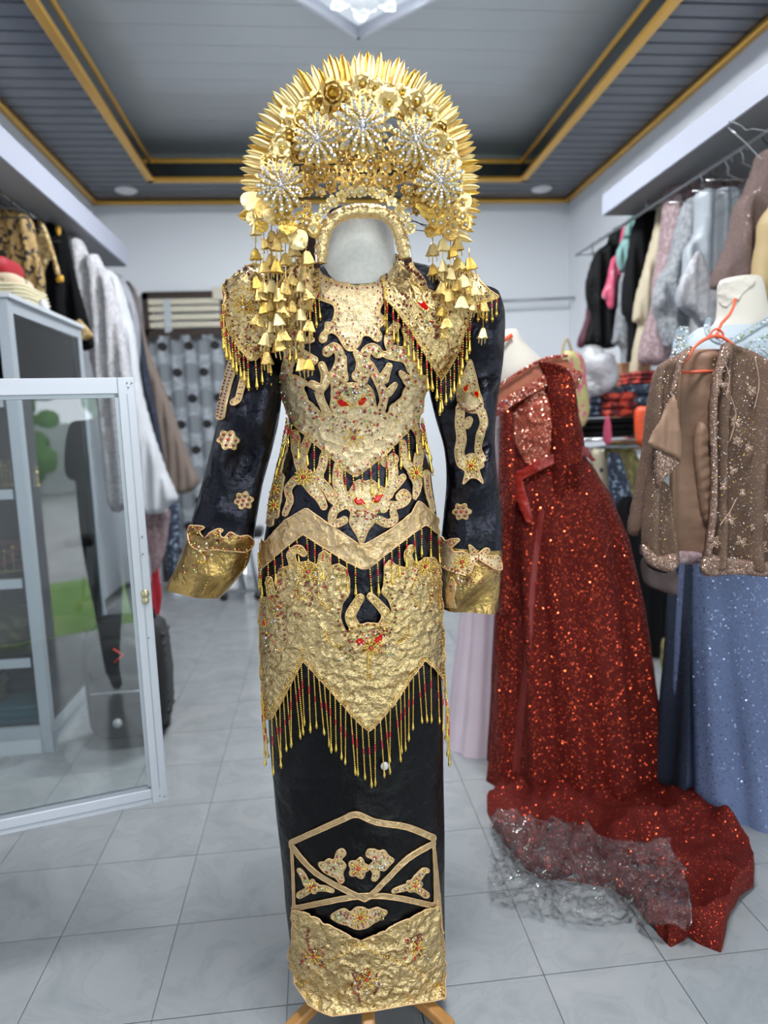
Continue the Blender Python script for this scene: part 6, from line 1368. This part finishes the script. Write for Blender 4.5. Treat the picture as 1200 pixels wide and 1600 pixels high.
# ---------------------------------------------------------------- brown lace jacket on its orange hanger
Yj = 1.72
jk = thing('lace_jacket', 'open brown lace jacket with beaded hems hanging on an orange hanger', 'jacket', at(1110, 700, Yj))
def jp(name, ol, Y, th, m, **kw):
    kw.setdefault('st', 4); sh_ = kw.pop('sharp', 0); o = slab(name, [('p', ol, 1) if sh_ else ('p', ol)], Y, th, m, None, **kw); o.parent = jk; o.location = -ORG[jk.name]; return o
jp('back', [(1066,550),(1086,546),(1128,546),(1135,560),(1128,620),(1124,760),(1116,868),(1085,872),(1052,868),(1046,780),(1050,680),(1056,600)], Yj+.03, .03, 'brown_lining', folds=7, famp=.016)
jp('bottom_band', [(1050,862),(1102,864),(1102,880),(1056,880)], Yj+.01, .02, 'mauve_lace', smooth_edge=5)
jp('sleeve', [(1024,580),(1030,600),(1024,680),(1015,760),(1006,815),(1000,832),(990,838),(981,828),(990,780),(1004,710),(1012,640)], Yj+.05, .06, 'brown_lace', folds=10, famp=.008)
jp('front_panel', [(1082,539),(1060,553),(1040,564),(1028,576),(1020,620),(1014,690),(1010,760),(1002,840),(1008,876),(1025,888),(1042,893),(1056,884),(1058,862),(1050,800),(1046,760),(1030,745),(1024,705),(1036,668),(1050,620),(1058,590),(1066,566)], Yj-.02, .05, 'brown_lace', folds=11, famp=.018)
jp('front_panel', [(1133,534),(1150,540),(1174,550),(1200,572),(1236,610),(1250,700),(1250,900),(1225,903),(1196,900),(1150,896),(1125,892),(1098,898),(1100,872),(1108,810),(1111,740),(1109,660),(1110,620),(1118,575),(1128,548)], Yj-.03, .06, 'brown_lace', folds=9, famp=.026)
jp('lapel', [(1052,614),(1011,695),(1067,722),(1062,650)], Yj-.06, .015, 'brown_lining', smooth_edge=2, sharp=1, fn=lambda x, y: .004*math.sin(x*.3))
jp('turned_facing', [(1024,702),(1064,722),(1044,742),(1026,764),(1022,730)], Yj-.055, .02, 'brown_hem', smooth_edge=4, sharp=1)
jp('ruffle', [(1092,660),(1104,668),(1112,690),(1106,700),(1113,740),(1110,812),(1098,812),(1088,740),(1084,690)], Yj-.005, .03, 'brown_lining', folds=0, smooth_edge=8, fn=lambda x, y: .0012*math.sin(y*.35+x*.2))
jp('beaded_hem', [(1004,850),(1030,868),(1056,864),(1058,884),(1044,894),(1010,880)], Yj-.05, .02, 'brown_hem', smooth_edge=6); jp('beaded_hem', [(1102,868),(1150,872),(1200,878),(1248,880),(1248,905),(1197,902),(1150,898),(1098,899)], Yj-.065, .02, 'brown_hem', smooth_edge=6)
jp('beaded_edge', [(1133,536),(1142,545),(1130,580),(1122,620),(1120,680),(1122,740),(1120,800),(1112,868),(1102,868),(1109,800),(1111,740),(1109,660),(1111,610),(1118,575)], Yj-.068, .014, 'brown_hem', smooth_edge=5)
jp('beaded_edge', [(1082,540),(1070,566),(1060,592),(1052,622),(1046,618),(1052,590),(1060,562)], Yj-.05, .014, 'brown_hem', smooth_edge=5)
rg = random.Random(9); mb = MB(); bd_ = []
def fl2(cx, cy, r):
    for i in range(6):
        a = i*math.pi/3+rg.random(); P = [at(cx+r*t*math.cos(a+s_*.35), cy+r*t*math.sin(a+s_*.35), Yj-.078) for t, s_ in ((.15, 0), (.6, 1), (1., 0), (.6, -1), (.15, 0))]
        mb.tube(P, .0011, 4, closed=True)
    bd_.append((at(cx, cy, Yj-.081), .0022, 4))
for cx, cy, r in ((1195,650,12), (1150,660,9), (1196,716,12), (1170,700,7), (1152,690,8), (1195,805,12), (1178,825,7), (1140,812,9), (1116,847,11), (1190,856,12), (1158,846,10), (1130,760,7), (1175,610,8), (1128,600,6), (1160,770,6), (1184,765,7), (1145,735,7)): fl2(cx, cy, r)
for P in ([(1180,560),(1186,600),(1178,640)], [(1142,620),(1150,650),(1140,690)], [(1190,740),(1182,780),(1192,800)], [(1125,820),(1140,800),(1150,780)], [(1130,560),(1140,590),(1134,620)]): mb.tube([at(x, y, Yj-.077) for x, y in crom(P, 5)], .0011, 4)
eb = mb.build('embroidery', 'embroid', jk, True); eb['kind'] = 'stuff'
for _ in range(420):
    x = rg.uniform(1112, 1199); y = rg.uniform(560, 890)
    bd_.append((at(x, y, Yj-.074), rg.uniform(.0009, .0018), rg.choice((4, 4, 0))))
for _ in range(160):
    t = rg.random(); x = 1030-20*t+rg.uniform(0, 28); y = 580+300*t; bd_.append((at(x, y, Yj-.055), rg.uniform(.0009, .0018), rg.choice((4, 4, 0))))
beads('bead', bd_, BEADM, jk)
oh = thing('clothes_hanger', 'bright orange plastic hanger hooked over the turtleneck form', 'hanger', at(1121, 527, Yj))
MB().tube([at(x, y, Y) for x, y, Y in ((1153,470,Yj+.20), (1148,468,Yj+.14), (1146,480,Yj+.12), (1140,492,Yj+.09), (1127,506,Yj+.04), (1121,520,Yj), (1121,530,Yj))], .0042, 8).build('hook', 'hanger_orange', oh, True)
MB().tube([at(x, y, Yj) for x, y in crom([(1056,582),(1074,560),(1086,541),(1104,529),(1121,525),(1138,533),(1165,556),(1195,584)], 5)], .0045, 8).build('arms', 'hanger_orange', oh, True)
MB().tube([at(x, y, Yj) for x, y in crom([(1106,529),(1112,518),(1121,514),(1129,520),(1130,528)], 4)], .003, 6).build('brace', 'hanger_orange', oh, True)
MB().tube([at(1054, 582, Yj), at(1116, 580, Yj), at(1195, 584, Yj)], .0042, 8).build('crossbar', 'hanger_orange', oh, True)
garment('sleeve_cloth', 'plain mauve brown cloth hanging low behind the brown lace jacket', 'cloth', [('p', [(1001,850),(1010,884),(1040,896),(1056,890),(1056,928),(1030,922),(1008,910),(1002,880)])], Yj+.14, .05, 'mauve_brown', folds=6, st=4)
# ---------------------------------------------------------------- the photographer, seen only as a dark reflection in the glass door
def skinned(name, J, E, parent, mats, mfn=None, sub=2):
    """one continuous surface grown round joints J {name: (xyz, radius)} and bones E"""
    ks = list(J); org = ORG[parent.name]; me = bpy.data.meshes.new(name)
    me.from_pydata([tuple(Vector(J[k][0])-org) for k in ks], [(ks.index(a), ks.index(b)) for a, b in E], []); o = bpy.data.objects.new(name, me); C.objects.link(o)
    sm = o.modifiers.new('skin', 'SKIN'); sm.use_smooth_shade = True; me.skin_vertices or None
    bpy.context.view_layer.objects.active = o
    for i, k in enumerate(ks):
        r = J[k][1]; me.skin_vertices[0].data[i].radius = (r, r) if not isinstance(r, tuple) else r
    me.skin_vertices[0].data[0].use_root = True
    s2 = o.modifiers.new('sub', 'SUBSURF'); s2.levels = sub; s2.render_levels = sub
    dg = bpy.context.evaluated_depsgraph_get(); em = bpy.data.meshes.new_from_object(o.evaluated_get(dg)); bpy.data.objects.remove(o)
    em.materials.clear()
    for m in mats: em.materials.append(MATS[m])
    for p in em.polygons:
        p.use_smooth = True
        if mfn: p.material_index = mfn(p.center+org)
    q = bpy.data.objects.new(name, em); ORG[q.name] = org.copy(); return link(q, parent)
px0, py0 = .03, -.42
pe = thing('person', 'person dressed in black holding up a phone, reflected in the glass door', 'person', (px0, py0, 0))
def V3(x, y, z): return (px0+x, py0+y, z)
J = {'pelvis': (V3(0,0,.90), (.20,.14)), 'waist': (V3(0,0,1.03), (.17,.12)), 'chest': (V3(0,.01,1.22), (.18,.12)), 'neckb': (V3(0,.0,1.37), (.07,.06)), 'neck': (V3(0,.01,1.42), (.048,.05)), 'head': (V3(0,.03,1.49), (.066,.078)), 'crown': (V3(0,.02,1.57), (.062,.075))}
E = [('pelvis','waist'),('waist','chest'),('chest','neckb'),('neckb','neck'),('neck','head'),('head','crown')]
for s, n in ((-1,'l'), (1,'r')):
    hx_ = .075*s-px0
    J.update({n+'sh': (V3(.16*s,0,1.33), .052), n+'el': (V3(.21*s,.10,1.10), .040), n+'wr': (V3(hx_+.01*s,.335,1.24), .026), n+'pa': (V3(hx_,.375,1.275), (.030,.020)),
              n+'hip': (V3(.085*s,0,.82), .115), n+'kn': (V3(.085*s,.02,.46), .078), n+'an': (V3(.085*s+(.0 if s < 0 else .03),-.02,.09), .038), n+'toe': (V3(.095*s+(.0 if s < 0 else .06),.13,.035), (.036,.026))})
    E += [('chest',n+'sh'),(n+'sh',n+'el'),(n+'el',n+'wr'),(n+'wr',n+'pa'),('pelvis',n+'hip'),(n+'hip',n+'kn'),(n+'kn',n+'an'),(n+'an',n+'toe')]
body_ = skinned('body', J, E, pe, ['person_black', 'person_skin'], lambda c: 1 if (c.z > 1.40 or (c.y > py0+.345 and c.z > 1.15)) else 0)
PHX = .074
bevel(MB().box(-PHX, PHX, -.030, -.020, 1.262, 1.336).build('phone', 'black_plastic', pe), .004)
for s in (-1, 1):
    b = Vector((PHX*s, -.045, 1.275))
    for i, L in enumerate((.062, .068, .064, .05)):
        z = 1.318-.018*i; P = {'a': ((PHX*s+.012*s, -.05, z-.006), .009), 'b': ((PHX*s+.016*s, -.030, z), .0085), 'c': ((PHX*s+.006*s, -.013, z+.002), .0078), 'd': ((PHX*s-.016*s, -.012, z+.002), .007)}
        skinned('finger', P, [('a','b'),('b','c'),('c','d')], pe, ['person_skin'], None, 1)
    P = {'a': ((PHX*s+.006*s, -.055, 1.262), .011), 'b': ((PHX*s-.006*s, -.050, 1.282), .010), 'c': ((PHX*s-.026*s, -.042, 1.298), .0085)}
    skinned('thumb', P, [('a','b'),('b','c')], pe, ['person_skin'], None, 1)
hd = Vector(V3(0, .035, 1.50))
mb = MB().ball(hd+Vector((0,-.012,.03)), .095, 0, (.86, 1., 1.05), 18, 12); mb.build('hair', 'black_cloth', pe, True)
MB().ball(hd+Vector((0,.075,-.02)), .016, 0, (.7,1,1.2), 10, 6).build('nose', 'person_skin', pe, True)
for s in (-1, 1): MB().ball(hd+Vector((.028*s,.068,.005)), .010, 0, (1.2,.6,.7), 8, 6).build('eye', 'white_plastic', pe, True)
MB().ball(hd+Vector((0,.072,-.052)), .018, 0, (1,.4,.3), 10, 6).build('mouth', 'red_lining', pe, True)
